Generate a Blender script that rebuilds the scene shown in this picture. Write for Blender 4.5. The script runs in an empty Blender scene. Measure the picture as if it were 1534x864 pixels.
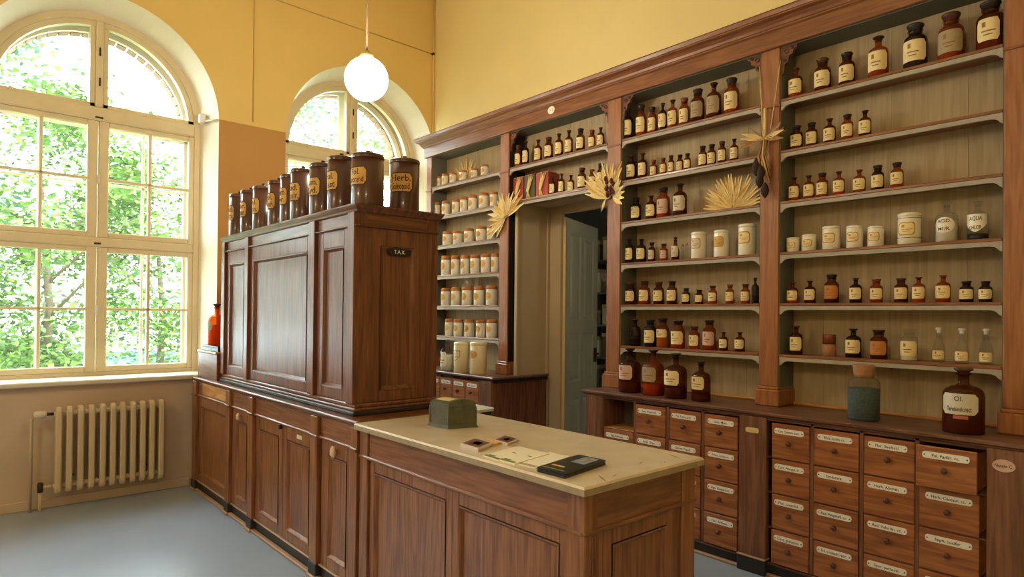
import bpy, bmesh, math, random
from mathutils import Vector, Matrix
random.seed(7)
PI = math.pi
SC = bpy.context.scene
COL = SC.collection

# ------------------------------------------------------------------ camera
IMG_W, IMG_H = 1534.0, 864.0
FOC, YAW, PITCH, ROLL, CX, CY = 955.97, math.radians(41.4468), 0.00673, 0.010104, 767.0, 464.76
CAM = Vector((0.0, 0.0, 1.55))
_fw = Vector((math.sin(YAW) * math.cos(PITCH), math.cos(YAW) * math.cos(PITCH), math.sin(PITCH)))
_r0 = Vector((math.cos(YAW), -math.sin(YAW), 0.0))
_u0 = _r0.cross(_fw)
_rt = _r0 * math.cos(ROLL) + _u0 * math.sin(ROLL)
_up = _u0 * math.cos(ROLL) - _r0 * math.sin(ROLL)
cd = bpy.data.cameras.new('camera')
cd.sensor_width = 36.0
cd.lens = FOC / IMG_W * 36.0
cd.shift_y = (CY - IMG_H / 2) / IMG_W
cd.clip_start = 0.05
cam = bpy.data.objects.new('camera', cd)
COL.objects.link(cam)
cam.matrix_world = Matrix.Translation(CAM) @ Matrix((_rt, _up, -_fw)).transposed().to_4x4()
SC.camera = cam


def P(u, v, ax, val):
    """point seen at pixel (u, v) on the plane x/y/z = val"""
    d = _fw + _rt * ((u - CX) / FOC) - _up * ((v - CY) / FOC)
    i = 'XYZ'.index(ax)
    return CAM + d * ((val - CAM[i]) / d[i])


def depth(p):
    return (Vector(p) - CAM).dot(_fw)


# ------------------------------------------------------------------ light
world = bpy.data.worlds.new('overcast_sky')
SC.world = world
world.use_nodes = True
_bg = world.node_tree.nodes['Background']
_bg.inputs[0].default_value = (0.86, 0.94, 1.0, 1)
_bg.inputs[1].default_value = 14.0
SC.view_settings.view_transform = 'Standard'
SC.view_settings.look = 'None'
SC.view_settings.exposure = 1.0
SC.view_settings.gamma = 1.0
SC.view_settings.use_curve_mapping = False
SC.cycles.use_denoising = True
SC.cycles.max_bounces = 8
SC.cycles.diffuse_bounces = 4
SC.cycles.glossy_bounces = 3
SC.cycles.transparent_max_bounces = 12
SC.cycles.sample_clamp_indirect = 6.0
LAMP_COL = (1.0, 0.86, 0.64)
LAMP_STRENGTH = 33.0


# ------------------------------------------------------------------ materials
MATS = {}


def nmat(name):
    m = bpy.data.materials.new(name)
    m.use_nodes = True
    MATS[name] = m
    nt = m.node_tree
    return m, nt, nt.nodes['Principled BSDF']


def srgb(r, g, b):
    f = lambda c: (c / 255 / 12.92) if c / 255 <= 0.04045 else ((c / 255 + 0.055) / 1.055) ** 2.4
    return (f(r), f(g), f(b), 1.0)


def plain(name, rgb, rough=0.5, metal=0.0, var=0.10, scale=6.0, bump=0.0, coat=0.0, spec=0.5):
    """a colour with soft noise variation"""
    m, nt, b = nmat(name)
    c = srgb(*rgb)
    N = nt.nodes
    tc = N.new('ShaderNodeTexCoord')
    nz = N.new('ShaderNodeTexNoise')
    nz.inputs['Scale'].default_value = scale
    nz.inputs['Detail'].default_value = 5
    nt.links.new(tc.outputs['Object'], nz.inputs['Vector'])
    rp = N.new('ShaderNodeValToRGB')
    rp.color_ramp.elements[0].position = 0.3
    rp.color_ramp.elements[1].position = 0.7
    rp.color_ramp.elements[0].color = tuple(c[i] * (1 - var) for i in range(3)) + (1,)
    rp.color_ramp.elements[1].color = tuple(min(1, c[i] * (1 + var)) for i in range(3)) + (1,)
    nt.links.new(nz.outputs['Fac'], rp.inputs['Fac'])
    nt.links.new(rp.outputs['Color'], b.inputs['Base Color'])
    b.inputs['Roughness'].default_value = rough
    b.inputs['Metallic'].default_value = metal
    b.inputs['Coat Weight'].default_value = coat
    b.inputs['Specular IOR Level'].default_value = spec
    if bump:
        bp = N.new('ShaderNodeBump')
        bp.inputs['Strength'].default_value = bump
        bp.inputs['Distance'].default_value = 0.004
        nt.links.new(nz.outputs['Fac'], bp.inputs['Height'])
        nt.links.new(bp.outputs['Normal'], b.inputs['Normal'])
    return m


def wood(name, dark, mid, light, axis='Z', rough=0.35, coat=0.3, fine=1.0):
    """stretched noise grain running along the given axis"""
    m, nt, b = nmat(name)
    N, L = nt.nodes, nt.links
    tc = N.new('ShaderNodeTexCoord')
    oi = N.new('ShaderNodeObjectInfo')
    mul = N.new('ShaderNodeVectorMath')
    mul.operation = 'MULTIPLY_ADD'
    mul.inputs[1].default_value = (1, 1, 1)
    comb = N.new('ShaderNodeCombineXYZ')
    mr = N.new('ShaderNodeMath')
    mr.operation = 'MULTIPLY'
    mr.inputs[1].default_value = 13.7
    L.new(oi.outputs['Random'], mr.inputs[0])
    for k in range(3):
        L.new(mr.outputs[0], comb.inputs[k])
    L.new(tc.outputs['Object'], mul.inputs[0])
    L.new(comb.outputs[0], mul.inputs[2])
    mp = N.new('ShaderNodeMapping')
    sc = {'X': (1.3, 17, 17), 'Y': (17, 1.3, 17), 'Z': (17, 17, 1.3)}[axis]
    mp.inputs['Scale'].default_value = tuple(s * fine for s in sc)
    L.new(mul.outputs[0], mp.inputs['Vector'])
    n1 = N.new('ShaderNodeTexNoise')
    n1.inputs['Scale'].default_value = 0.45
    n1.inputs['Detail'].default_value = 3
    n1.inputs['Distortion'].default_value = 0.8
    L.new(mp.outputs[0], n1.inputs['Vector'])
    # rings: sine of the low-frequency field gives the cathedral figure of sawn pine
    sn = N.new('ShaderNodeMath')
    sn.operation = 'MULTIPLY'
    sn.inputs[1].default_value = 42.0
    L.new(n1.outputs['Fac'], sn.inputs[0])
    si = N.new('ShaderNodeMath')
    si.operation = 'SINE'
    L.new(sn.outputs[0], si.inputs[0])
    n2 = N.new('ShaderNodeTexNoise')
    n2.inputs['Scale'].default_value = 4.0
    n2.inputs['Detail'].default_value = 6
    L.new(mp.outputs[0], n2.inputs['Vector'])
    ad = N.new('ShaderNodeMath')
    ad.operation = 'MULTIPLY_ADD'
    ad.inputs[1].default_value = 0.13
    L.new(si.outputs[0], ad.inputs[0])
    L.new(n2.outputs['Fac'], ad.inputs[2])
    rp = N.new('ShaderNodeValToRGB')
    e = rp.color_ramp.elements
    e[0].position, e[0].color = 0.30, srgb(*dark)
    e[1].position, e[1].color = 0.75, srgb(*light)
    k = e.new(0.5)
    k.color = srgb(*mid)
    L.new(ad.outputs[0], rp.inputs['Fac'])
    L.new(rp.outputs['Color'], b.inputs['Base Color'])
    b.inputs['Roughness'].default_value = rough
    b.inputs['Coat Weight'].default_value = coat
    b.inputs['Coat Roughness'].default_value = 0.2
    bp = N.new('ShaderNodeBump')
    bp.inputs['Strength'].default_value = 0.12
    bp.inputs['Distance'].default_value = 0.002
    L.new(ad.outputs[0], bp.inputs['Height'])
    L.new(bp.outputs['Normal'], b.inputs['Normal'])
    return m


def glass(name, tint, body, fac, rough=0.06):
    """thin glass: tinted see-through mixed with a glossy body colour"""
    m, nt, b = nmat(name)
    N, L = nt.nodes, nt.links
    b.inputs['Base Color'].default_value = srgb(*body)
    b.inputs['Roughness'].default_value = rough
    b.inputs['Specular IOR Level'].default_value = 0.6
    tr = N.new('ShaderNodeBsdfTransparent')
    tr.inputs[0].default_value = tint
    mx = N.new('ShaderNodeMixShader')
    lw = N.new('ShaderNodeLayerWeight')
    lw.inputs[0].default_value = 0.5
    fr = N.new('ShaderNodeMath')
    fr.operation = 'POWER'
    fr.inputs[1].default_value = 4.0
    L.new(lw.outputs['Facing'], fr.inputs[0])
    mm = N.new('ShaderNodeMath')
    mm.operation = 'MAXIMUM'
    mm.inputs[1].default_value = 1.0 - fac
    L.new(fr.outputs[0], mm.inputs[0])
    L.new(mm.outputs[0], mx.inputs[0])
    L.new(tr.outputs[0], mx.inputs[1])
    L.new(b.outputs[0], mx.inputs[2])
    L.new(mx.outputs[0], N['Material Output'].inputs[0])
    return m


def emit(name, col, strength):
    m, nt, b = nmat(name)
    b.inputs['Base Color'].default_value = (1, 1, 1, 1)
    b.inputs['Emission Color'].default_value = tuple(col) + (1,)
    b.inputs['Emission Strength'].default_value = strength
    return m


# walls and floor
plain('paint_yellow', (234, 202, 124), 0.8, var=0.04, scale=1.5, bump=0.05)
plain('paint_yellow_pale', (238, 218, 158), 0.8, var=0.03, scale=1.5, bump=0.05)
plain('paint_ochre', (196, 148, 84), 0.75, var=0.06, scale=2.0, bump=0.05)
plain('paint_beige_wall', (202, 180, 158), 0.75, var=0.07, scale=2.5, bump=0.06)
plain('plaster_white', (236, 228, 210), 0.8, var=0.03, scale=2)
plain('paint_reveal_tan', (190, 166, 122), 0.6, var=0.05, scale=2)
plain('linoleum', (152, 166, 188), 0.30, var=0.07, scale=1.6, spec=0.5)
plain('ceiling_paint', (238, 226, 196), 0.9, var=0.02)
plain('frame_paint', (224, 208, 170), 0.45, var=0.06, scale=5)
plain('sill_paint', (214, 204, 184), 0.5, var=0.05)
plain('radiator_paint', (206, 188, 154), 0.4, var=0.04)
plain('brick_red', (132, 98, 72), 0.9, var=0.2, scale=20)
plain('door_paint', (156, 152, 134), 0.5, var=0.05)
plain('door_edge_lit', (214, 178, 106), 0.5, var=0.05)  # yellower than the leaf: light on the hinge edge put into the colour
plain('lining_paint', (188, 166, 130), 0.55, var=0.05, scale=2)
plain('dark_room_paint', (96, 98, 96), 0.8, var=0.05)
# timber
wood('wood_cabinet_v', (90, 50, 30), (112, 65, 40), (130, 79, 51), 'Z', 0.40, 0.35)
wood('wood_cabinet_y', (90, 50, 30), (112, 65, 40), (130, 79, 51), 'Y', 0.40, 0.35)
wood('wood_cabinet_x', (90, 50, 30), (112, 65, 40), (130, 79, 51), 'X', 0.40, 0.35)
wood('wood_counter_v', (112, 68, 40), (136, 87, 51), (156, 104, 64), 'Z', 0.36, 0.25)
wood('wood_counter_y', (112, 68, 40), (132, 82, 49), (150, 98, 61), 'Y', 0.36, 0.25)
wood('wood_counter_x', (106, 66, 40), (126, 80, 50), (142, 94, 60), 'X', 0.36, 0.25)
wood('wood_shelf_v', (142, 88, 50), (156, 99, 58), (168, 110, 68), 'Z', 0.4, 0.2)
wood('wood_shelf_y', (118, 70, 42), (136, 84, 50), (152, 97, 60), 'Y', 0.35, 0.35)
wood('wood_drawer', (140, 86, 50), (162, 102, 60), (180, 118, 72), 'Y', 0.42, 0.15)
wood('wood_carcass_v', (108, 70, 50), (126, 84, 60), (144, 100, 74), 'Z', 0.45, 0.1)
wood('wood_carcass_y', (92, 60, 46), (110, 74, 56), (126, 88, 68), 'Y', 0.4, 0.15)
wood('wood_pale_y', (176, 116, 58), (204, 146, 80), (218, 166, 100), 'Y', 0.4, 0.3)
wood('wood_back', (170, 150, 116), (178, 158, 123), (186, 166, 131), 'Z', 0.7, 0.0, 0.7)
plain('black_plinth', (44, 42, 40), 0.45)
plain('trim_pale', (176, 142, 116), 0.4)
plain('gap_dark', (34, 22, 16), 0.8)
plain('grey_lip', (172, 164, 150), 0.6, var=0.1, scale=14)
plain('side_grey', (108, 108, 96), 0.7, var=0.08)
plain('stone', (214, 197, 168), 0.32, var=0.09, scale=9, coat=0.1)
plain('stone_edge', (160, 142, 112), 0.6, var=0.1, scale=30, bump=0.3)
# small things
glass('amber_glass', (0.66, 0.36, 0.18, 1), (72, 38, 24), 0.62)
glass('dark_glass', (0.42, 0.27, 0.18, 1), (46, 34, 28), 0.45)
glass('rust_glass', (0.85, 0.5, 0.28, 1), (128, 62, 34), 0.65)
glass('clear_glass', (0.95, 0.96, 0.95, 1), (120, 124, 116), 0.93)
glass('window_glass', (0.97, 0.99, 0.98, 1), (210, 220, 215), 0.97, 0.02)
glass('orange_glass', (1.0, 0.45, 0.12, 1), (226, 84, 20), 0.65)
plain('stopper_black', (38, 28, 24), 0.3)
plain('stopper_amber', (82, 46, 32), 0.25)
plain('stopper_rust', (122, 62, 40), 0.25)
plain('stopper_white', (224, 222, 214), 0.3)
plain('cork', (170, 122, 88), 0.9, var=0.15, scale=40)
plain('label_cream', (238, 218, 166), 0.8, var=0.05, scale=30)
plain('label_white', (214, 204, 186), 0.8, var=0.05, scale=30)
plain('label_grey', (170, 152, 124), 0.8, var=0.05, scale=30)
plain('label_orange', (200, 128, 66), 0.8, var=0.06, scale=30)
plain('label_pink', (212, 176, 158), 0.8, var=0.06, scale=30)
plain('label_ochre', (214, 166, 84), 0.6, var=0.06, scale=30)
plain('print_dark', (74, 52, 36), 0.8)
plain('print_soft', (150, 112, 70), 0.8)
plain('print_gold', (190, 140, 62), 0.6)
plain('fill_red', (206, 84, 44), 0.5)
plain('fill_orange', (232, 120, 40), 0.5)
plain('fill_yellow', (236, 192, 64), 0.7)
plain('fill_pink', (190, 104, 78), 0.6)
plain('fill_black', (26, 22, 22), 0.4)
plain('fill_white', (220, 212, 196), 0.8)
plain('fill_blue', (74, 88, 92), 0.9, var=0.35, scale=90, bump=0.6)
plain('fill_brown', (112, 62, 40), 0.6)
plain('porcelain', (240, 234, 216), 0.22, var=0.03, coat=0.4)
plain('porcelain_cream', (236, 218, 172), 0.25, var=0.03, coat=0.4)
plain('kraft_cap', (186, 118, 58), 0.8, var=0.15, scale=30)
plain('tin_brown', (80, 43, 30), 0.32, var=0.10, scale=8, coat=0.5)
plain('tin_rim', (60, 36, 28), 0.3)
plain('enamel', (248, 246, 238), 0.3, var=0.03, coat=0.3)
plain('knob_wood', (96, 54, 34), 0.4)
plain('metal_dark', (70, 62, 54), 0.4, metal=0.8)
plain('metal_brass', (196, 168, 110), 0.35, metal=0.7)
plain('sign_black', (26, 24, 24), 0.35)
plain('paper_white', (236, 226, 196), 0.7, var=0.03)
plain('paper_yellow', (222, 206, 142), 0.7, var=0.04)
plain('card_brown', (104, 62, 44), 0.4, var=0.2, scale=40)
plain('card_tan', (226, 182, 118), 0.4, var=0.08, scale=40)
plain('card_pink', (216, 200, 186), 0.4)
plain('booklet_black', (44, 44, 40), 0.3, var=0.2, scale=30)
plain('booklet_photo', (150, 152, 158), 0.35, var=0.35, scale=60)
plain('print_green', (112, 128, 62), 0.6)
plain('chest_green', (88, 90, 72), 0.6, var=0.28, scale=22, bump=0.3)
plain('straw', (228, 202, 138), 0.8, var=0.12, scale=30)
plain('straw_orange', (206, 164, 96), 0.8, var=0.12, scale=30)
plain('dried_purple', (96, 52, 48), 0.9, var=0.2, scale=40)
plain('dried_dark', (56, 38, 34), 0.9, var=0.2, scale=40)
plain('dried_tan', (164, 124, 84), 0.9, var=0.2, scale=40)
plain('book_red', (176, 70, 56), 0.6)
plain('book_green', (92, 88, 56), 0.6)
plain('plastic_white', (226, 222, 212), 0.4)
plain('cable_tan', (206, 172, 98), 0.6)
plain('cord_grey', (126, 104, 80), 0.5)
plain('marble_white', (226, 222, 208), 0.2, var=0.04)
plain('tray_black', (24, 24, 26), 0.3)
emit('globe_lit', LAMP_COL, LAMP_STRENGTH)
emit('globe_dim', (1.0, 0.9, 0.72), 15.0)
plain('leaf_light', (112, 142, 62), 0.6, var=0.2, scale=3)
plain('leaf_mid', (72, 108, 46), 0.6, var=0.2, scale=3)
plain('leaf_blue', (72, 104, 80), 0.6, var=0.2, scale=3)
plain('bark', (92, 78, 62), 0.9, var=0.2)
plain('lawn', (84, 100, 52), 0.9, var=0.15)
plain('fence_blue', (112, 138, 168), 0.7)


# ------------------------------------------------------------------ mesh builder
class MB:
    def __init__(self):
        self.v, self.f, self.m, self.s = [], [], [], []

    def add(self, verts, faces, mi=0, smooth=False):
        o = len(self.v)
        self.v += [tuple(p) for p in verts]
        for f in faces:
            self.f.append(tuple(i + o for i in f))
            self.m.append(mi)
            self.s.append(smooth)
        return self

    def quad(self, a, b, c, d, mi=0):
        return self.add([a, b, c, d], [(0, 1, 2, 3)], mi)

    def box(self, x0, x1, y0, y1, z0, z1, mi=0):
        x0, x1 = min(x0, x1), max(x0, x1)
        y0, y1 = min(y0, y1), max(y0, y1)
        z0, z1 = min(z0, z1), max(z0, z1)
        v = [(x, y, z) for z in (z0, z1) for y in (y0, y1) for x in (x0, x1)]
        return self.add(v, [(0, 2, 3, 1), (4, 5, 7, 6), (0, 1, 5, 4), (2, 6, 7, 3), (0, 4, 6, 2), (1, 3, 7, 5)], mi)

    def cbox(self, x0, x1, y0, y1, z0, z1, c=0.004, mi=0):
        """box with chamfered edges"""
        lo = [min(x0, x1), min(y0, y1), min(z0, z1)]
        hi = [max(x0, x1), max(y0, y1), max(z0, z1)]
        c = min(c, *[(hi[i] - lo[i]) * 0.45 for i in range(3)])
        V, idx = [], {}
        for sx in (0, 1):
            for sy in (0, 1):
                for sz in (0, 1):
                    s = (sx, sy, sz)
                    for ax in range(3):
                        p = []
                        for k in range(3):
                            e = hi[k] if s[k] else lo[k]
                            if k != ax:
                                e += -c if s[k] else c
                            p.append(e)
                        idx[(s, ax)] = len(V)
                        V.append(p)
        F = []
        for ax in range(3):
            o = [k for k in range(3) if k != ax]
            for sv in (0, 1):
                q = []
                for a, b in ((0, 0), (1, 0), (1, 1), (0, 1)):
                    s = [0, 0, 0]
                    s[ax], s[o[0]], s[o[1]] = sv, a, b
                    q.append(idx[(tuple(s), ax)])
                F.append(q)
        for ax in range(3):
            o = [k for k in range(3) if k != ax]
            for a in (0, 1):
                for b in (0, 1):
                    s0, s1 = [0, 0, 0], [0, 0, 0]
                    s0[o[0]] = s1[o[0]] = a
                    s0[o[1]] = s1[o[1]] = b
                    s0[ax], s1[ax] = 0, 1
                    s0, s1 = tuple(s0), tuple(s1)
                    F.append([idx[(s0, o[0])], idx[(s1, o[0])], idx[(s1, o[1])], idx[(s0, o[1])]])
        for s in [(a, b, c_) for a in (0, 1) for b in (0, 1) for c_ in (0, 1)]:
            F.append([idx[(s, 0)], idx[(s, 1)], idx[(s, 2)]])
        # orient outward
        ctr = [(lo[k] + hi[k]) / 2 for k in range(3)]
        G = []
        for f in F:
            a, b, d = Vector(V[f[0]]), Vector(V[f[1]]), Vector(V[f[2]])
            n = (b - a).cross(d - a)
            if n.dot((a + b + d) / 3 - Vector(ctr)) < 0:
                f = f[::-1]
            G.append(tuple(f))
        return self.add(V, G, mi)

    def lathe(self, prof, c=(0, 0, 0), n=16, mi=0, smooth=True, cap=True):
        """prof: list of (radius, z)"""
        V, F = [], []
        for r, z in prof:
            for k in range(n):
                a = 2 * PI * k / n
                V.append((c[0] + r * math.cos(a), c[1] + r * math.sin(a), c[2] + z))
        for i in range(len(prof) - 1):
            for k in range(n):
                F.append((i * n + k, i * n + (k + 1) % n, (i + 1) * n + (k + 1) % n, (i + 1) * n + k))
        self.add(V, F, mi, smooth)
        if cap:
            o = len(self.v) - len(V)
            self.f.append(tuple(o + k for k in range(n))[::-1])
            self.f.append(tuple(o + (len(prof) - 1) * n + k for k in range(n)))
            self.m += [mi, mi]
            self.s += [False, False]
        return self

    def tube(self, pts, r, n=8, mi=0, smooth=True):
        pts = [Vector(p) for p in pts]
        V, F = [], []
        for i, p in enumerate(pts):
            t = (pts[min(i + 1, len(pts) - 1)] - pts[max(i - 1, 0)]).normalized()
            a = t.orthogonal().normalized() if i == 0 else (pa - t * pa.dot(t)).normalized()
            pa = a
            b = t.cross(a)
            rr = r[i] if isinstance(r, (list, tuple)) else r
            for k in range(n):
                w = 2 * PI * k / n
                V.append(p + a * (rr * math.cos(w)) + b * (rr * math.sin(w)))
        for i in range(len(pts) - 1):
            for k in range(n):
                F.append((i * n + k, i * n + (k + 1) % n, (i + 1) * n + (k + 1) % n, (i + 1) * n + k))
        F.append(tuple(range(n))[::-1])
        F.append(tuple((len(pts) - 1) * n + k for k in range(n)))
        return self.add(V, F, mi, smooth)

    def prism(self, poly, to3, d0, d1, mi=0):
        """poly: 2D outline, to3(a, b, d) -> point"""
        n = len(poly)
        V = [to3(a, b, d0) for a, b in poly] + [to3(a, b, d1) for a, b in poly]
        F = [tuple(range(n)), tuple(range(n, 2 * n))[::-1]]
        F += [(i, i + n, (i + 1) % n + n, (i + 1) % n) for i in range(n)]
        return self.add(V, F, mi)

    def ring(self, a0, a1, b0, b1, n0, w, n1, M, mi=0):
        """sloped moulding round an opening: depth n0 at the rim, n1 after width w"""
        o = [(a0, b0), (a1, b0), (a1, b1), (a0, b1)]
        i = [(a0 + w, b0 + w), (a1 - w, b0 + w), (a1 - w, b1 - w), (a0 + w, b1 - w)]
        V = [M(a, b, n0) for a, b in o] + [M(a, b, n1) for a, b in i]
        return self.add(V, [(k, (k + 1) % 4, 4 + (k + 1) % 4, 4 + k) for k in range(4)], mi)

    def fb(self, a0, a1, b0, b1, n0, n1, M, c=0.003, mi=0):
        p, q = M(a0, b0, n0), M(a1, b1, n1)
        return self.cbox(p[0], q[0], p[1], q[1], p[2], q[2], c, mi)

    def mesh(self, name, mats, off=(0, 0, 0)):
        me = bpy.data.meshes.new(name)
        me.from_pydata([(x - off[0], y - off[1], z - off[2]) for x, y, z in self.v], [], self.f)
        for m in (mats if isinstance(mats, (list, tuple)) else [mats]):
            me.materials.append(MATS[m])
        me.polygons.foreach_set('material_index', self.m)
        me.polygons.foreach_set('use_smooth', self.s)
        me.update()
        bm = bmesh.new()
        bm.from_mesh(me)
        bmesh.ops.recalc_face_normals(bm, faces=bm.faces)
        bm.to_mesh(me)
        bm.free()
        return me


def org(o):
    p = Vector((0, 0, 0))
    while o is not None:
        p += o.location
        o = o.parent
    return p


def part(name, mb, mats, parent=None, loc=None):
    """one mesh object; mesh coordinates are world coordinates"""
    off = org(parent) if parent is not None else Vector((0, 0, 0))
    l = Vector((0, 0, 0)) if loc is None else Vector(loc) - off
    me = mb.mesh(name, mats, off + l)
    o = bpy.data.objects.new(name, me)
    o.location = l
    o.parent = parent
    COL.objects.link(o)
    return o


def inst(name, me, parent, loc):
    o = bpy.data.objects.new(name, me)
    o.parent = parent
    o.location = Vector(loc) - (org(parent) if parent is not None else Vector((0, 0, 0)))
    COL.objects.link(o)
    return o


def tag(o, label, cat, group=None):
    o['label'] = label
    o['category'] = cat
    if group:
        o['group'] = group
    return o


def thing(name, loc, label, cat, group=None):
    o = bpy.data.objects.new(name, None)
    o.empty_display_size = 0.05
    o.location = loc
    COL.objects.link(o)
    return tag(o, label, cat, group)


def struct(o):
    o['kind'] = 'structure'
    return o


def text_mesh(s, size, width=None):
    """flat lettering as vertices and faces in the xy plane, centred"""
    cu = bpy.data.curves.new('lettering', 'FONT')
    cu.body = s
    cu.size = size
    cu.align_x = 'CENTER'
    cu.align_y = 'CENTER'
    cu.resolution_u = 2
    cu.offset = size * 0.012
    ob = bpy.data.objects.new('lettering', cu)
    COL.objects.link(ob)
    dg = bpy.context.evaluated_depsgraph_get()
    me = bpy.data.meshes.new_from_object(ob.evaluated_get(dg))
    v = [tuple(p.co) for p in me.vertices]
    f = [tuple(p.vertices) for p in me.polygons]
    bpy.data.objects.remove(ob)
    bpy.data.curves.remove(cu)
    bpy.data.meshes.remove(me)
    if width and v:
        w = max(p[0] for p in v) - min(p[0] for p in v)
        k = min(1.0, width / w) if w else 1
        v = [(p[0] * k, p[1], 0) for p in v]
    return v, f


def front(X0):
    return lambda a, b, n: (X0 - n, a, b)      # face looking towards -X


def end(Y0):
    return lambda a, b, n: (a, Y0 - n, b)      # face looking towards -Y


ORD = ['first', 'second', 'third', 'fourth', 'fifth', 'sixth', 'seventh', 'eighth', 'ninth', 'tenth', 'eleventh', 'twelfth']

# ================================================================== the setting
XW, YW, ZC = 4.20, 6.17, 5.2            # right wall, window wall, ceiling
XL, YF = -2.7, -2.3
WIN = [(0.955, 'window_1'), (3.345, 'window_2'), (-1.435, 'window_added')]  # the third window is unseen, added to bring in more daylight
RW, RF, SPR, SILL = 0.885, 0.815, 3.29, 0.985
YFR = 6.50                              # inner face of the window frame

fl = MB().box(XL, XW + 0.23, YF, YW + 0.2, -0.1, 0)
struct(part('floor', fl, 'linoleum'))
struct(part('ceiling', MB().box(XL, XW + 0.23, YF, YW + 0.8, ZC, ZC + 0.1), 'ceiling_paint'))
struct(part('wall_left', MB().box(XL - 0.2, XL, YF - 0.2, YW + 0.8, -0.1, ZC), 'paint_yellow'))
struct(part('wall_front', MB().box(XL, XW + 0.23, YF - 0.2, YF, -0.1, ZC), 'paint_yellow'))
# right wall with the doorway cut out of it
DY0, DY1, DZ = 3.37, 4.50, 2.63
wr = MB()
wr.box(XW, XW + 0.23, YF, DY0, 0, ZC).box(XW, XW + 0.23, DY1, YW + 0.8, 0, ZC).box(XW, XW + 0.23, DY0, DY1, DZ, ZC)
struct(part('wall_right', wr, 'paint_yellow_pale'))

# window wall: columns of faces below the sill and above each arch
wb = MB()
DADO = 3.315


def wall_col(x0, x1, z0a, z0b, z1):
    """face column whose lower edge runs z0a..z0b; split at the dado line"""
    if max(z0a, z0b) < DADO < z1:
        wb.quad((x0, YW, z0a), (x1, YW, z0b), (x1, YW, SILL), (x0, YW, SILL), 2)
        wb.quad((x0, YW, SILL), (x1, YW, SILL), (x1, YW, DADO), (x0, YW, DADO), 1)
        wb.quad((x0, YW, DADO), (x1, YW, DADO), (x1, YW, z1), (x0, YW, z1), 0)
    else:
        wb.quad((x0, YW, z0a), (x1, YW, z0b), (x1, YW, z1), (x0, YW, z1), 0 if z0a >= DADO - 0.3 else 1)


edges = [XL]
NA = 28
for cx, _ in sorted(WIN):
    edges += [cx - RW, cx + RW]
edges.append(XW)
for i in range(0, len(edges), 2):
    if edges[i + 1] > edges[i] + 0.001:
        wall_col(edges[i], edges[i + 1], 0, 0, ZC)
RO, YB = 0.79, 6.92


def outline(cx, R, z0):
    pts = [(cx + R, z0), (cx + R, SPR)]
    pts += [(cx + R * math.cos(PI * k / NA), SPR + R * math.sin(PI * k / NA)) for k in range(1, NA)]
    pts += [(cx - R, SPR), (cx - R, z0)]
    return pts


for cx, _ in WIN:
    wb.quad((cx - RW, YW, 0), (cx + RW, YW, 0), (cx + RW, YW, SILL), (cx - RW, YW, SILL), 2)
    a = outline(cx, RW, SILL)
    for p, q in zip(a[1:-2], a[2:-1]):
        wb.quad((q[0], YW, q[1]), (p[0], YW, p[1]), (p[0], YW, ZC), (q[0], YW, ZC), 0)
    b = outline(cx, RF, SILL)
    o = outline(cx, RO, SILL)
    for i in range(len(a) - 1):
        wb.quad((a[i][0], YW, a[i][1]), (a[i + 1][0], YW, a[i + 1][1]), (b[i + 1][0], YFR, b[i + 1][1]), (b[i][0], YFR, b[i][1]), 3)
        wb.quad((b[i][0], YFR, b[i][1]), (b[i + 1][0], YFR, b[i + 1][1]), (o[i + 1][0], YFR + 0.12, o[i + 1][1]), (o[i][0], YFR + 0.12, o[i][1]), 3)
        wb.quad((o[i][0], YFR + 0.12, o[i][1]), (o[i + 1][0], YFR + 0.12, o[i + 1][1]), (o[i + 1][0], YB, o[i + 1][1]), (o[i][0], YB, o[i][1]), 4)
    wb.quad((cx - RW, YW, SILL), (cx + RW, YW, SILL), (cx + RO, YB, SILL), (cx - RO, YB, SILL), 3)
# outer face of the house wall
for i in range(0, len(edges), 2):
    wb.quad((edges[i] - (0.1 if i else 0), YB, 0), (edges[i + 1] + 0.1, YB, 0), (edges[i + 1] + 0.1, YB, ZC), (edges[i] - (0.1 if i else 0), YB, ZC), 4)
for cx, _ in WIN:
    wb.quad((cx - RW, YB, 0), (cx + RW, YB, 0), (cx + RW, YB, SILL), (cx - RW, YB, SILL), 4)
    o = outline(cx, RO, SILL)
    for p, q in zip(o[1:-2], o[2:-1]):
        wb.quad((q[0], YB, q[1]), (p[0], YB, p[1]), (p[0], YB, ZC), (q[0], YB, ZC), 4)
wall_back = struct(part('wall_back', wb, ['paint_yellow', 'paint_ochre', 'paint_beige_wall', 'plaster_white', 'brick_red']))
# brick voussoirs of the outer arches, each brick a piece of its own
NBR = 26
for cx, nm in WIN[:2]:
    for k in range(NBR):
        a0, a1 = PI * (k + 0.06) / NBR, PI * (k + 0.94) / NBR
        q = [(cx + r * math.cos(a), SPR + r * math.sin(a)) for r, a in ((RO - 0.055, a0), (RO + 0.02, a0), (RO + 0.02, a1), (RO - 0.055, a1))]
        part('brick', MB().prism(q, lambda x, z, y: (x, y, z), YB - 0.11 - 0.01 * (k % 2), YB - 0.005), 'brick_red', wall_back)
struct(part('baseboard_back', MB().cbox(XL, 1.63, YW - 0.018, YW, 0, 0.075, 0.005), 'paint_beige_wall'))


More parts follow.
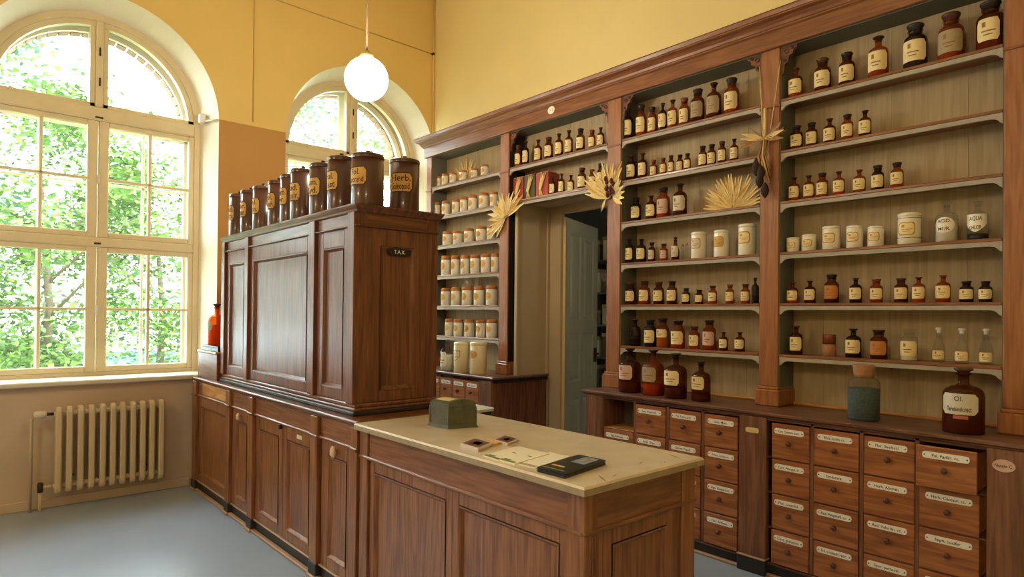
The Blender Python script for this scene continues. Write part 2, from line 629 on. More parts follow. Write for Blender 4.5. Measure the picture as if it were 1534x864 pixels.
# ---- windows
def make_window(cx, nm, detail=True):
    Y0, Y1 = YFR - 0.005, YFR + 0.075
    w = bpy.data.objects.new(nm, None)
    w.location = (cx, YFR, SILL)
    COL.objects.link(w)
    struct(w)

    def arc_ring(r0, r1, y0, y1, a0=0.0, a1=PI, n=28):
        m = MB()
        for k in range(n):
            t0, t1 = a0 + (a1 - a0) * k / n, a0 + (a1 - a0) * (k + 1) / n
            q = [(cx + r * math.cos(t), SPR + r * math.sin(t)) for r, t in ((r0, t0), (r1, t0), (r1, t1), (r0, t1))]
            m.prism(q, lambda x, z, y: (x, y, z), y0, y1)
        return m
    ZT0, ZT1 = 3.19, 3.305           # upper transom
    ZM0, ZM1 = 2.10, 2.18            # lower transom
    f = arc_ring(RF - 0.055, RF + 0.004, Y0, Y1)
    f.cbox(cx - RF, cx - RF + 0.05, Y0, Y1, SILL, SPR).cbox(cx + RF - 0.05, cx + RF, Y0, Y1, SILL, SPR)
    f.cbox(cx - RF + 0.05, cx + RF - 0.05, Y0, Y1, SILL, SILL + 0.035)
    part('frame', f, 'frame_paint', w)
    part('transom', MB().cbox(cx - RF + 0.05, cx + RF - 0.05, Y0 - 0.012, Y1, ZT0, ZT1, 0.012), 'frame_paint', w)
    part('transom', MB().cbox(cx - RF + 0.05, cx + RF - 0.05, Y0 - 0.008, Y1, ZM0, ZM1, 0.01), 'frame_paint', w)
    part('mullion', MB().cbox(cx - 0.028, cx + 0.028, Y0 - 0.01, Y1, ZT1, SPR + RF - 0.05, 0.008), 'frame_paint', w)
    # arched lights
    yp = YFR + 0.035
    for s in (-1, 1):
        r0, r1 = RF - 0.10, RF - 0.055
        a0, a1 = (0.0, PI / 2) if s > 0 else (PI / 2, PI)
        m = arc_ring(r0, r1, Y0 + 0.012, Y1 - 0.01, a0, a1, 14)
        xi = cx + s * 0.028
        m.cbox(xi, xi + s * 0.04, Y0 + 0.012, Y1 - 0.01, ZT1, SPR + r0 - 0.002)
        m.cbox(xi, cx + s * r1, Y0 + 0.012, Y1 - 0.01, ZT1, ZT1 + 0.035)
        sa = part('arched_sash', m, 'frame_paint', w)
        pts = [(cx + s * 0.06, ZT1 + 0.03)]
        rr = r0 + 0.01
        th0 = math.asin((ZT1 + 0.03 - SPR) / rr)
        th1 = math.acos(0.06 / rr)
        pts += [(cx + s * rr * math.cos(th0 + (th1 - th0) * k / 14), SPR + rr * math.sin(th0 + (th1 - th0) * k / 14)) for k in range(15)]
        part('pane', MB().prism(pts, lambda x, z, y: (x, y, z), yp, yp + 0.003), 'window_glass', sa)
    # casements: two tiers, two leaves, four panes each
    for (z0, z1) in ((SILL + 0.035, ZM0), (ZM1, ZT0)):
        for s in (-1, 1):
            xa, xb = cx + s * 0.004, cx + s * (RF - 0.05)
            st = 0.075
            so = 0.045
            m = MB()
            m.cbox(xa, xa + s * st, Y0 + 0.004, Y1 - 0.012, z0, z1, 0.006)
            m.cbox(xb - s * so, xb, Y0 + 0.004, Y1 - 0.012, z0, z1, 0.006)
            m.cbox(xa + s * st, xb - s * so, Y0 + 0.006, Y1 - 0.012, z0, z0 + 0.05, 0.006)
            m.cbox(xa + s * st, xb - s * so, Y0 + 0.006, Y1 - 0.012, z1 - 0.045, z1, 0.006)
            sa = part('sash', m, 'frame_paint', w)
            xm, zm = (xa + s * st + xb - s * so) / 2, (z0 + 0.05 + z1 - 0.045) / 2
            g = MB().cbox(xm - 0.013, xm + 0.013, Y0 + 0.012, Y1 - 0.02, z0 + 0.05, z1 - 0.045, 0.005)
            g.cbox(min(xa, xb) + 0.04, max(xa, xb) - 0.04, Y0 + 0.012, Y1 - 0.02, zm - 0.012, zm + 0.012, 0.005)
            part('glazing_bar', g, 'frame_paint', sa)
            for (u0, u1) in ((xa + s * st, xm - s * 0.013), (xm + s * 0.013, xb - s * so)):
                for (v0, v1) in ((z0 + 0.05, zm - 0.012), (zm + 0.012, z1 - 0.045)):
                    part('pane', MB().box(u0, u1, yp, yp + 0.003, v0, v1), 'window_glass', sa)
        hz = (z0 + z1) / 2
        h = MB().cbox(cx - 0.012, cx + 0.012, Y0 - 0.012, Y0 + 0.004, hz - 0.035, hz + 0.035, 0.004)
        h.cbox(cx - 0.007, cx + 0.007, Y0 - 0.035, Y0 - 0.008, hz - 0.05, hz + 0.012, 0.004)
        part('window_handle', h, 'plastic_white', w)
    for zz in (3.52, 3.78):
        part('hinge', MB().lathe([(0.007, -0.035), (0.007, 0.035)], (cx, Y0 - 0.014, zz), 8), 'metal_dark', w)
    part('catch', MB().cbox(cx - 0.03, cx + 0.03, Y0 - 0.022, Y0 - 0.01, ZT0 + 0.015, ZT0 + 0.03, 0.003), 'metal_dark', w)
    part('catch', MB().cbox(cx - 0.025, cx + 0.025, Y0 - 0.02, Y0 - 0.006, ZM0 + 0.02, ZM0 + 0.035, 0.003), 'metal_dark', w)
    # outer leaves of the box window
    y0, y1 = YFR + 0.235, YFR + 0.275
    m = arc_ring(RO - 0.06, RO, y0, y1)
    for s in (-1, 1):
        m.cbox(cx + s * (RO - 0.055), cx + s * RO, y0, y1, SILL, SPR)
    m.cbox(cx - 0.05, cx + 0.05, y0, y1, SILL, SPR + RO - 0.05)
    for z0, z1 in ((SILL, SILL + 0.06), (ZM0 - 0.02, ZM1 + 0.02), (ZT0 - 0.02, ZT1)):
        m.cbox(cx - RO, cx + RO, y0, y1, z0, z1)
    of = part('outer_frame', m, 'sill_paint', w)
    g = MB()
    for s in (-1, 1):
        xm = cx + s * (0.05 + RO - 0.055) / 2
        g.cbox(xm - 0.012, xm + 0.012, y0 + 0.008, y1 - 0.008, SILL + 0.06, ZT0)
        for zm in ((SILL + ZM0) / 2 + 0.02, (ZM1 + ZT0) / 2):
            g.cbox(cx + s * 0.05, cx + s * (RO - 0.055), y0 + 0.008, y1 - 0.008, zm - 0.011, zm + 0.011)
    part('glazing_bar', g, 'sill_paint', of)
    for s in (-1, 1):
        for z0, z1 in ((SILL + 0.06, ZM0 - 0.02), (ZM1 + 0.02, ZT0 - 0.02)):
            part('pane', MB().box(cx + s * 0.05, cx + s * (RO - 0.055), y0 + 0.018, y0 + 0.021, z0, z1), 'window_glass', of)
        rr = RO - 0.055
        th0, th1 = math.asin((ZT1 - SPR) / rr), math.acos(0.05 / rr)
        pts = [(cx + s * 0.05, ZT1)] + [(cx + s * rr * math.cos(th0 + (th1 - th0) * k / 14), SPR + rr * math.sin(th0 + (th1 - th0) * k / 14)) for k in range(15)]
        part('pane', MB().prism(pts, lambda x, z, y: (x, y, z), y0 + 0.018, y0 + 0.021), 'window_glass', of)
    sb = MB().cbox(cx - RW - 0.03, cx + RW + 0.03, YW - 0.055, YFR, SILL - 0.035, SILL + 0.004, 0.008)
    if cx > 3:
        sb = MB().cbox(cx - RW - 0.03, XW, YW - 0.055, YFR, SILL - 0.035, SILL + 0.004, 0.008)
    part('window_sill', sb, 'sill_paint', w)
    # daylight portal for the sampler (gives off no light of its own)
    la = bpy.data.lights.new('window_portal', 'AREA')
    la.shape = 'RECTANGLE'
    la.size, la.size_y = 2 * RO, 3.1
    la.cycles.is_portal = True
    lo = bpy.data.objects.new('window_portal', la)
    COL.objects.link(lo)
    lo.location = (cx, YB + 0.02, 2.5)
    lo.rotation_euler = (math.radians(-90), 0, 0)
    return w


for cx, nm in WIN:
    make_window(cx, nm)

# ---- door in the right wall
dr = bpy.data.objects.new('door_1', None)
dr.location = (4.43, 4.28, 0)
COL.objects.link(dr)
struct(dr)
ln = MB().cbox(4.0, 4.43, DY1 - 0.02, DY1 + 0.0, 0, DZ, 0.003)
ln.cbox(4.0, 4.025, DY1 - 0.035, DY1 - 0.018, 0, DZ - 0.02, 0.003)
ln.cbox(4.40, 4.43, DY1 - 0.04, DY1 - 0.018, 0, DZ - 0.02, 0.003)
part('reveal_lining', ln, 'lining_paint', dr)
part('soffit_lining', MB().cbox(4.0, 4.45, DY0 + 0.002, DY1 - 0.021, DZ - 0.025, DZ - 0.002, 0.003), 'lining_paint', dr)
part('reveal_lining', MB().cbox(4.205, 4.43, DY0, DY0 + 0.02, 0, DZ - 0.026, 0.003), 'lining_paint', dr)
fr = MB().cbox(4.432, 4.48, 4.31, 4.56, 0, DZ + 0.03, 0.006).cbox(4.432, 4.48, 3.30, 3.40, 0, DZ + 0.03, 0.006)
fr.cbox(4.432, 4.48, 3.40, 4.31, 2.53, DZ + 0.03, 0.006).cbox(4.425, 4.436, 4.31, 4.335, 0, 2.53, 0.003)
part('frame', fr, 'lining_paint', dr)
# the open leaf: built along +x from its hinge, then turned
LA = math.radians(21)
HX, HY = 4.47, 4.285
LW, LH, LT = 0.90, 2.50, 0.042


def leaf(a, n, z):
    """a along the leaf, n out of its visible face"""
    return (HX + a * math.cos(LA) + n * math.sin(LA), HY + a * math.sin(LA) - n * math.cos(LA), z)


def lbox(m, a0, a1, n0, n1, z0, z1, mi=0):
    v = [leaf(a, n, z) for z in (z0, z1) for n in (n0, n1) for a in (a0, a1)]
    m.add(v, [(0, 2, 3, 1), (4, 5, 7, 6), (0, 1, 5, 4), (2, 6, 7, 3), (0, 4, 6, 2), (1, 3, 7, 5)], mi)


m = MB()
cols = [(0.12, 0.41), (0.49, 0.78)]
rows = [(0.20, 0.72), (0.88, 1.36), (1.50, 2.36)]
lbox(m, 0.004, LW, -LT, -0.012, 0.01, LH)
for a0, a1 in ((0.004, 0.12), (0.41, 0.49), (0.78, LW)):
    lbox(m, a0, a1, -0.013, 0, 0.01, LH)
for z0, z1 in ((0.01, 0.20), (0.72, 0.88), (1.36, 1.50), (2.36, LH)):
    for a0, a1 in cols:
        lbox(m, a0, a1, -0.013, 0, z0, z1)
lf = part('door_leaf', m, 'door_paint', dr)
m = MB()
lbox(m, 0, 0.004, -LT, 0, 0.01, LH)
part('hinge_edge', m, 'door_edge_lit', lf)
for a0, a1 in cols:
    for z0, z1 in rows:
        m = MB()
        o = [leaf(*t) for t in ((a0, 0, z0), (a1, 0, z0), (a1, 0, z1), (a0, 0, z1))]
        i1 = [leaf(*t) for t in ((a0 + 0.025, -0.011, z0 + 0.025), (a1 - 0.025, -0.011, z0 + 0.025), (a1 - 0.025, -0.011, z1 - 0.025), (a0 + 0.025, -0.011, z1 - 0.025))]
        i2 = [leaf(*t) for t in ((a0 + 0.06, -0.002, z0 + 0.06), (a1 - 0.06, -0.002, z0 + 0.06), (a1 - 0.06, -0.002, z1 - 0.06), (a0 + 0.06, -0.002, z1 - 0.06))]
        m.add(o + i1 + i2, [(k, (k + 1) % 4, 4 + (k + 1) % 4, 4 + k) for k in range(4)] + [(4 + k, 4 + (k + 1) % 4, 8 + (k + 1) % 4, 8 + k) for k in range(4)] + [(8, 9, 10, 11)])
        part('panel', m, 'door_paint', lf)
m = MB()
lbox(m, 0.80, 0.86, 0, 0.012, 1.05, 1.2)
lbox(m, 0.76, 0.84, 0.03, 0.045, 1.13, 1.15)
lbox(m, 0.82, 0.835, 0.01, 0.045, 1.13, 1.15)
part('door_handle', m, 'metal_dark', lf)
for z in (0.3, 2.1):
    m = MB()
    lbox(m, -0.012, 0.004, -0.012, 0.004, z, z + 0.11)
    part('hinge', m, 'metal_brass', lf)

# ---- the store room behind the door
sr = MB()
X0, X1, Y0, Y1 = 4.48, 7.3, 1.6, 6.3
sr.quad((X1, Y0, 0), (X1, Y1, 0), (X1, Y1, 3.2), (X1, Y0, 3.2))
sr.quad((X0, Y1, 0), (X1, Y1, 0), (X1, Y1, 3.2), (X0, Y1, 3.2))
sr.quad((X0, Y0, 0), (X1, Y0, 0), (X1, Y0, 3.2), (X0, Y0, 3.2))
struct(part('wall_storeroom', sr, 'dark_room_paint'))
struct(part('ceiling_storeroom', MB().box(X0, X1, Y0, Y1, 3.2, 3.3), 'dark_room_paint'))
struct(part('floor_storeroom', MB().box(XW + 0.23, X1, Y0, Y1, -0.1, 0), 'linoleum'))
sl_ = thing('added_fill_lamp', (5.7, 2.7, 2.9), 'added unseen fill lamp brightening the storeroom', 'lamp')  # unseen lamp added to lighten the storeroom and the door leaf
part('globe', MB().lathe([(max(.002, .1 * math.sin(PI * k / 12)), -.1 * math.cos(PI * k / 12)) for k in range(13)], (5.7, 2.7, 2.9), 20, cap=False), 'globe_dim', sl_)
part('rod', MB().tube([(5.7, 2.7, 3.0), (5.7, 2.7, 3.2)], .01, 8), 'metal_brass', sl_)
rk = thing('storage_rack', (7.05, 5.25, 0), 'grey storage rack in the dark room behind the open door', 'rack')
for y in (4.3, 6.2):
    part('upright', MB().cbox(6.8, 7.25, y, y + 0.03, 0, 2.7), 'side_grey', rk)
RZ = (0.5, 0.95, 1.4, 1.85, 2.3)
for z in RZ:
    part('shelf', MB().cbox(6.8, 7.25, 4.33, 6.2, z, z + 0.025), 'side_grey', rk)
k = 0
for zi, z in enumerate(RZ):
    for j, y in enumerate((5.40, 5.73, 6.05)):
        h = (0.28, 0.2, 0.33)[(zi + j) % 3]
        b = thing('storage_box', (7.0, y, z + 0.025), 'dim grey box with lid, %s on %s shelf of the storeroom rack' % (('left', 'middle', 'right')[2 - j], ('lowest', 'second', 'third', 'fourth', 'top')[zi]), 'box', 'boxes on the storeroom rack')
        part('body', MB().cbox(6.86, 7.14, y - 0.13, y + 0.13, z + 0.025, z + 0.025 + h - 0.05), 'fill_white' if (zi + j) % 2 else 'side_grey', b)
        part('lid', MB().cbox(6.855, 7.145, y - 0.135, y + 0.135, z + 0.025 + h - 0.05, z + 0.025 + h), 'label_grey', b)

# ================================================================== right-hand drawer cabinet
CZ = 0.98          # cabinet top height
XD = 3.70          # plane of the drawer fronts' frame


def pilaster(m, y0, y1, proud=0.02, z0=0.10, z1=0.945):
    m.cbox(XD - proud, XD + 0.03, y0, y1, z0, z1, 0.004)


cab = thing('drawer_cabinet', (3.95, 1.9, 0), 'long drawer cabinet with enamel name plates under the shelves right of the door', 'cabinet')
YE, YS = 3.312, 0.53
m = MB()
m.box(XD + 0.25, 4.19, YS, YE, 0.09, 0.945)                    # carcass behind the drawers
m.box(XD + 0.02, XD + 0.25, 3.14, YE - 0.002, 0.09, 0.945)
part('carcass', m, 'wood_carcass_y', cab)
fm = MB()
ZR = [0.085, 0.2925, 0.5025, 0.7125, 0.925]
colA = [(1.607, 1.828), (1.344, 1.581), (1.077, 1.317), (0.804, 1.056)]
colL = [(2.862, 3.132), (2.585, 2.838), (2.311, 2.553), (2.047, 2.281)]
part('divider', MB().cbox(XD, XD + 0.26, 3.132, 3.14, 0.09, 0.945), 'wood_carcass_v', cab)
for cs, lo, hi in ((colL, 2.03, 3.14), (colA, 0.773, 1.857)):
    bounds = [hi] + [(cs[i][0] + cs[i + 1][1]) / 2 for i in range(3)] + [lo]
    for y in bounds[1:4]:
        part('divider', MB().cbox(XD, XD + 0.25, y - 0.010, y + 0.010, 0.085, 0.945, 0.002), 'wood_carcass_v', cab)
    for z in ZR[1:4]:
        part('rail', MB().cbox(XD + 0.001, XD + 0.25, lo, hi, z - 0.004, z + 0.004, 0.002), 'wood_carcass_y', cab)
    part('rail', MB().cbox(XD, XD + 0.25, lo, hi, 0.93, 0.945, 0.002), 'wood_carcass_y', cab)
    part('rail', MB().cbox(XD, XD + 0.25, lo, hi, 0.07, 0.082, 0.002), 'wood_carcass_y', cab)
for y0, y1, pr in ((3.138, YE, 0.012), (1.857, 2.030, 0.022), (0.55, 0.773, 0.022)):
    mm = MB()
    pilaster(mm, y0, y1, pr)
    part('pilaster', mm, 'wood_carcass_v', cab)
    part('pilaster_foot', MB().cbox(XD - pr - 0.012, XD + 0.03, y0 - 0.004, y1 + 0.004, 0, 0.09, 0.004), 'black_plinth', cab)
    part('foot_trim', MB().cbox(XD - pr - 0.016, XD + 0.03, y0 - 0.006, y1 + 0.006, 0.09, 0.101, 0.004), 'trim_pale', cab)
part('plinth', MB().cbox(XD + 0.012, XD + 0.03, YS, YE, 0, 0.075, 0.003), 'black_plinth', cab)
part('floor_trim', MB().cbox(XD - 0.012, XD + 0.012, YS, YE, 0, 0.018, 0.004), 'trim_pale', cab)
part('end_panel', MB().cbox(XD + 0.03, 4.19, YE - 0.002, YE + 0.012, 0, 0.945), 'wood_carcass_v', cab)
# drawers share one knob mesh
knob_me = MB()
prof = [(0.006, 0), (0.007, 0.012), (0.014, 0.018), (0.0165, 0.026), (0.013, 0.034), (0.004, 0.037)]
V = MB().lathe(prof, n=10)
knob_me.add([(-z, x, y) for x, y, z in V.v], V.f, 0, True)
knob_me = knob_me.mesh('knob', 'knob_wood')


def plate(name, parent, X, yc, zc, w, h, text, mats=('enamel', 'print_dark'), M=None, ends=True):
    """enamel name plate with lettering, looking towards -X"""
    M = M or front(X)
    m = MB()
    r = h * 0.35
    pl = []
    for sx, sz, a0 in ((1, 1, 0), (-1, 1, 90), (-1, -1, 180), (1, -1, 270)):
        for k in range(3):
            t = math.radians(a0 + 45 * k)
            pl.append((sx * (w / 2 - r) + r * math.cos(t), sz * (h / 2 - r) + r * math.sin(t)))
    m.prism(pl, lambda a, b, d: M(yc + a, zc + b, d), 0, 0.004)
    if text:
        v, f = text_mesh(text, h * 0.62, w * 0.74)
        m.add([M(yc - x, zc + y - h * 0.03, 0.0046) for x, y, _ in v], f, 1)
    if ends:
        for s in (-1, 1):
            m.prism([(s * (w / 2 - h * 0.28) + 0.0035 * math.cos(t * PI / 3), 0.0035 * math.sin(t * PI / 3)) for t in range(6)], lambda a, b, d: M(yc + a, zc + b, d), 0.004, 0.0055, 1)
    return part(name, m, list(mats), parent)


texts = {
    ('A', 0): ['Cort. Quercus conc.', 'Rhiz. Iridis cc.', 'Flor. Sambuci.', 'Fol. Farfar. cc.'],
    ('A', 1): ['Cort. Frangul. tr.', 'Sandaraca.', 'Herb. Absinth.', 'Herb. Centaur. cc.'],
    ('A', 2): ['Flor. Lavandul.', 'Rad. Pimpinell. cc.', 'Rad. Valerian. cc.', 'Stipit. nucifer.'],
    ('A', 3): ['Cort. granatum', 'Fol. trinitatis rubr.', 'Spec. pectoral.', 'Herb. equiset.'],
    ('L', 0): [None, 'Sem. Foeniculi.', 'Fol. Uvae ursi.', 'Gum. Mast.'],
    ('L', 1): ['Rad. Althaeae', 'Amyl. Oryz.', 'Gemm. Populi.', 'Fruct. Juniperi.'],
    ('L', 2): ['Herb. Rutae', 'Fol. Salviae', 'Rad. Gentian.', 'Lign. Guajaci cc.'],
    ('L', 3): ['Sem. Lini', 'Cort. Salicis', 'Fol. Menth.', 'Flor. Arnicae.'],
}
for bank, cs in (('L', colL), ('A', colA)):
    for r in range(4):
        z0, z1 = ZR[3 - r] + 0.0045, ZR[4 - r] - 0.0045
        for c, (y0, y1) in enumerate(cs):
            if bank == 'L' and r == 0 and c == 0:
                continue                                # this pigeonhole stands open
            out = 0.055 if (bank == 'A' and r == 0 and c == 3) else (0.004 if (r + c) % 3 else 0.008)
            X = XD - out
            yc, zc = (y0 + y1) / 2, (z0 + z1) / 2
            m = MB().cbox(X, X + 0.018, y0, y1, z0, z1, 0.003)
            m.box(X + 0.018, XD + 0.2, y0 + 0.008, y0 + 0.018, z0 + 0.006, z1 - 0.02)
            m.box(X + 0.018, XD + 0.2, y1 - 0.018, y1 - 0.008, z0 + 0.006, z1 - 0.02)
            m.box(X + 0.018, XD + 0.2, y0 + 0.018, y1 - 0.018, z0 + 0.006, z0 + 0.014)
            d = part('drawer', m, 'wood_drawer', cab, (X, yc, zc))
            inst('knob', knob_me, d, (X, yc - 0.0, zc - 0.005))
            w = (y1 - y0) * 0.78
            plate('name_plate', d, X, yc + (0.006 if c < 3 else 0.0), z1 - 0.042, w, 0.033, texts[(bank, r)][c])
# the open pigeonhole
y0, y1 = colL[0]
part('pigeonhole_board', MB().cbox(XD + 0.002, XD + 0.25, y0 - 0.004, 3.132, 0.7085, 0.7185, 0.002), 'wood_pale_y', cab)
m = MB().cbox(XD + 0.24, XD + 0.248, y0 - 0.004, 3.132, 0.72, 0.93, 0.001)
part('pigeonhole_back', m, 'side_grey', cab)
plate('paper_tag', cab, XD - 0.022, 1.943, 0.862, 0.085, 0.03, 'Gummi', ('paper_yellow', 'label_ochre'), ends=False)
ov = MB()
ov.prism([(0.044 * math.cos(t * PI / 12), 0.029 * math.sin(t * PI / 12)) for t in range(24)], lambda a, b, d: (XD - 0.022 - d, 0.707 + a, 0.872 + b), 0, 0.005)
v, f = text_mesh('Natalis C.', 0.021, 0.068)
ov.add([(XD - 0.0276, 0.707 - x, 0.871 + y) for x, y, _ in v], f, 1)
part('oval_plate', ov, ['label_pink', 'print_dark'], cab)

ct = thing('cabinet_top', (3.94, 1.9, 0.945), 'dark wooden top board running along the drawer cabinet under the shelves', 'worktop')
m = MB().cbox(3.672, 4.19, YS, 3.345, 0.958, CZ, 0.005)
part('board', m, 'wood_carcass_y', ct)
part('edge_moulding', MB().cbox(3.684, 3.70, YS, 3.332, 0.945, 0.958, 0.005), 'wood_carcass_y', ct)
part('end_cap', MB().cbox(3.69, 4.19, 3.312, 3.33, 0.945, 0.958, 0.003), 'wood_carcass_y', ct)
part('back_bead', MB().cbox(4.155, 4.175, 0.77, 1.93, CZ, CZ + 0.018, 0.005), 'wood_pale_y', ct)
part('back_bead', MB().cbox(4.155, 4.175, 2.055, 3.215, CZ, CZ + 0.018, 0.005), 'wood_pale_y', ct)

# ---- the small drawer cabinet left of the door
YA, YZ = 4.44, 5.93
lc = thing('drawer_cabinet', (3.95, 5.2, 0), 'small drawer cabinet under white jars left of the door', 'cabinet')
part('carcass', MB().box(XD + 0.03, 4.19, YA + 0.05, YZ, 0.08, 0.945), 'wood_carcass_y', lc)
part('plinth', MB().cbox(XD + 0.03, 4.19, YA + 0.02, YZ, 0, 0.078), 'black_plinth', lc)
part('plank', MB().cbox(XD, 4.055, YA, YA + 0.022, 0.0, 0.925, 0.003), 'wood_cabinet_v', lc)
part('plank', MB().cbox(4.060, 4.385, YA + 0.004, YA + 0.022, 0.0, 0.925, 0.003), 'wood_cabinet_v', lc)
part('pilaster', MB().cbox(XD - 0.008, XD + 0.03, YA + 0.022, YA + 0.20, 0.0, 0.945), 'wood_carcass_v', lc)
yy = [YA + 0.20 + 0.208 * k for k in range(7)]
lt = ['Rad. Colombo', 'Fol. Sennae', 'Flor. Tiliae', 'Cort. Chinae', 'Rad. Rhei', 'Herb. Thymi']
for r in range(4):
    z0, z1 = ZR[3 - r] + 0.0045, ZR[4 - r] - 0.0045
    for c in range(6):
        y0, y1 = yy[c] + 0.008, yy[c + 1] - 0.008
        m = MB().cbox(XD - 0.004, XD + 0.02, y0, y1, z0, z1, 0.003)
        d = part('drawer', m, 'wood_drawer', lc, (XD, (y0 + y1) / 2, (z0 + z1) / 2))
        inst('knob', knob_me, d, (XD - 0.004, (y0 + y1) / 2, (z0 + z1) / 2 - 0.005))
        plate('name_plate', d, XD - 0.004, (y0 + y1) / 2, z1 - 0.04, 0.15, 0.036, lt[(c + r) % 6] if r < 2 else None, ends=False)
m = MB()
for c in range(7):
    m.cbox(XD, XD + 0.03, yy[c] - 0.006, yy[c] + 0.006, 0.08, 0.945, 0.002)
for z in ZR[1:4]:
    m.cbox(XD + 0.002, XD + 0.03, yy[0], yy[6], z - 0.004, z + 0.004, 0.002)
part('face_frame', m, 'wood_carcass_v', lc)
t = thing('cabinet_top', (3.95, 5.2, 0.945), 'dark wooden top board of the small cabinet left of the door', 'worktop')
m = MB().cbox(3.672, 4.19, YA - 0.025, YZ, 0.958, CZ, 0.005).cbox(4.19, 4.39, YA - 0.025, DY1 - 0.022, 0.958, CZ, 0.004)
part('board', m, 'wood_carcass_y', t)
m = MB().cbox(3.684, 3.70, YA - 0.012, YZ, 0.945, 0.958, 0.004).cbox(3.70, 4.385, YA - 0.012, YA + 0.02, 0.926, 0.958, 0.004)
part('edge_moulding', m, 'gap_dark', t)

# ================================================================== shelving over the cabinets
XP, XBK = 3.97, 4.178
SZ = [1.315, 1.64, 1.965, 2.29, 2.615, 2.945]
FZ = 3.28
shelf = thing('shelving_unit', (4.08, 3.3, CZ), 'tall wooden apothecary shelving with cornice along the yellow wall', 'shelving')
POSTS = [(0.50, 0.77), (1.93, 2.055), (3.215, 3.35), (4.565, 4.69), (5.86, 5.955)]
for i, (y0, y1) in enumerate(POSTS):
    m = MB().cbox(XP, 4.19, y0, y1, CZ + 0.125, FZ, 0.004)
    po = part('post', m, 'wood_shelf_v', shelf)
    b = MB().cbox(XP - 0.022, 4.19, y0 - 0.018, y1 + 0.018, CZ, CZ + 0.105, 0.006).cbox(XP - 0.012, 4.19, y0 - 0.009, y1 + 0.009, CZ + 0.105, CZ + 0.125, 0.006)
    part('post_base', b, 'wood_shelf_v', po)
    part('post_ring', MB().cbox(XP - 0.008, XP + 0.01, y0 - 0.006, y1 + 0.006, 2.90, 2.915, 0.003), 'wood_shelf_y', po)
BAYS = {'rightmost': (0.77, 1.93), 'middle': (2.055, 3.215), 'doorway': (3.35, 4.565), 'leftmost': (4.69, 5.86)}
CYL = None
for nm, (y0, y1) in BAYS.items():
    zlo = CZ if nm != 'doorway' else DZ
    for (a, b) in ((y0, y0 + 0.006), (y1 - 0.006, y1)):
        if nm == 'doorway':
            part('side_panel', MB().box(XP + 0.012, XBK, a, b, CZ if b > 4 else CZ + 0.12, FZ), 'gap_dark' if b > 4 else 'side_grey', shelf)
        else:
            part('side_panel', MB().box(XP + 0.012, XBK, a, b, zlo, FZ), 'side_grey', shelf)
    n = 6
    for k in range(n):
        w = (y1 - y0 - 0.012) / n
        a = y0 + 0.006 + k * w
        part('plank', MB().cbox(XBK - 0.0012 * (k % 2), 4.19, a + 0.0003, a + w - 0.0003, zlo, FZ, 0.0006), 'wood_back', shelf)
    part('bay_soffit', MB().box(XP + 0.01, XBK, y0 + 0.006, y1 - 0.006, FZ - 0.004, FZ + 0.02), 'side_grey', shelf)
    for z in SZ:
        if nm == 'doorway' and z < 2.6:
            continue
        s = part('shelf', MB().cbox(XP + 0.006, XBK - 0.004, y0 + 0.006, y1 - 0.006, z - 0.018, z, 0.003), 'wood_shelf_y', shelf)
        # grey lip below the front edge, its ends curved down into small brackets
        L = []
        a0, a1, zt, zb, r = y0 + 0.0065, y1 - 0.0065, z - 0.018, z - 0.042, 0.045
        L += [(a0, zt), (a1, zt), (a1, zb - 0.03)]
        for k in range(1, 7):
            t = PI / 2 * k / 6
            L.append((a1 - 0.012 - r * (1 - math.cos(t)), zb - 0.03 + 0.03 * math.sin(t)))
        for k in range(6, 0, -1):
            t = PI / 2 * k / 6
            L.append((a0 + 0.012 + r * (1 - math.cos(t)), zb - 0.03 + 0.03 * math.sin(t)))
        L.append((a0, zb - 0.03))
        part('shelf_lip', MB().prism(L, lambda a, b, d: (XP + 0.010 + d, a, b), 0, 0.016), 'grey_lip', s)
# frieze and cornice
Y0c, Y1c = 0.46, 5.985
part('frieze', MB().cbox(XP - 0.018, 4.19, Y0c, Y1c, FZ, 3.395, 0.004), 'wood_shelf_y', shelf)
pf = [(XP - 0.022, 3.385), (XP - 0.034, 3.392), (XP - 0.034, 3.400), (XP - 0.042, 3.402), (XP - 0.048, 3.418), (XP - 0.064, 3.438), (XP - 0.088, 3.448), (XP - 0.088, 3.456), (XP - 0.096, 3.458), (XP - 0.102, 3.482), (XP - 0.108, 3.487), (4.19, 3.487), (4.19, 3.385)]
cn = MB()
NP = len(pf)
Vv = []
for y, sgn in ((Y0c, 0), (Y1c, 1)):
    for x, z in pf:
        Vv.append((x, y + (XP - 0.022 - x if sgn and x < XP else 0), z))
cn.add(Vv, [tuple(range(NP)), tuple(range(NP, 2 * NP))[::-1]] + [(i, i + NP, (i + 1) % NP + NP, (i + 1) % NP) for i in range(NP)])
part('cornice', cn, 'wood_shelf_y', shelf)


def corbel(y, s, label=None):
    """small scrolled bracket in the upper corner of a bay; s = direction into the bay"""
    m = MB()
    out = [(0, 0), (0.10, 0), (0.095, -0.02), (0.075, -0.03), (0.07, -0.055), (0.045, -0.065), (0.04, -0.10), (0.018, -0.115), (0.012, -0.17), (0, -0.18)]
    m.prism([(y + s * a, FZ + b) for a, b in out], lambda a, b, d: (XP + 0.015 + d, a, b), 0, 0.02)
    for a, b, r in ((0.03, -0.035, 0.016), (0.065, -0.018, 0.010), (0.02, -0.09, 0.010)):
        V = MB().lathe([(r, 0), (r, 0.006), (r * 0.55, 0.010), (r * 0.5, 0.004)], n=10)
        m.add([(XP + 0.015 - z, y + s * a + p, FZ + b + q) for p, q, z in V.v], V.f, 0)
    part('corbel', m, 'wood_cabinet_y', shelf)


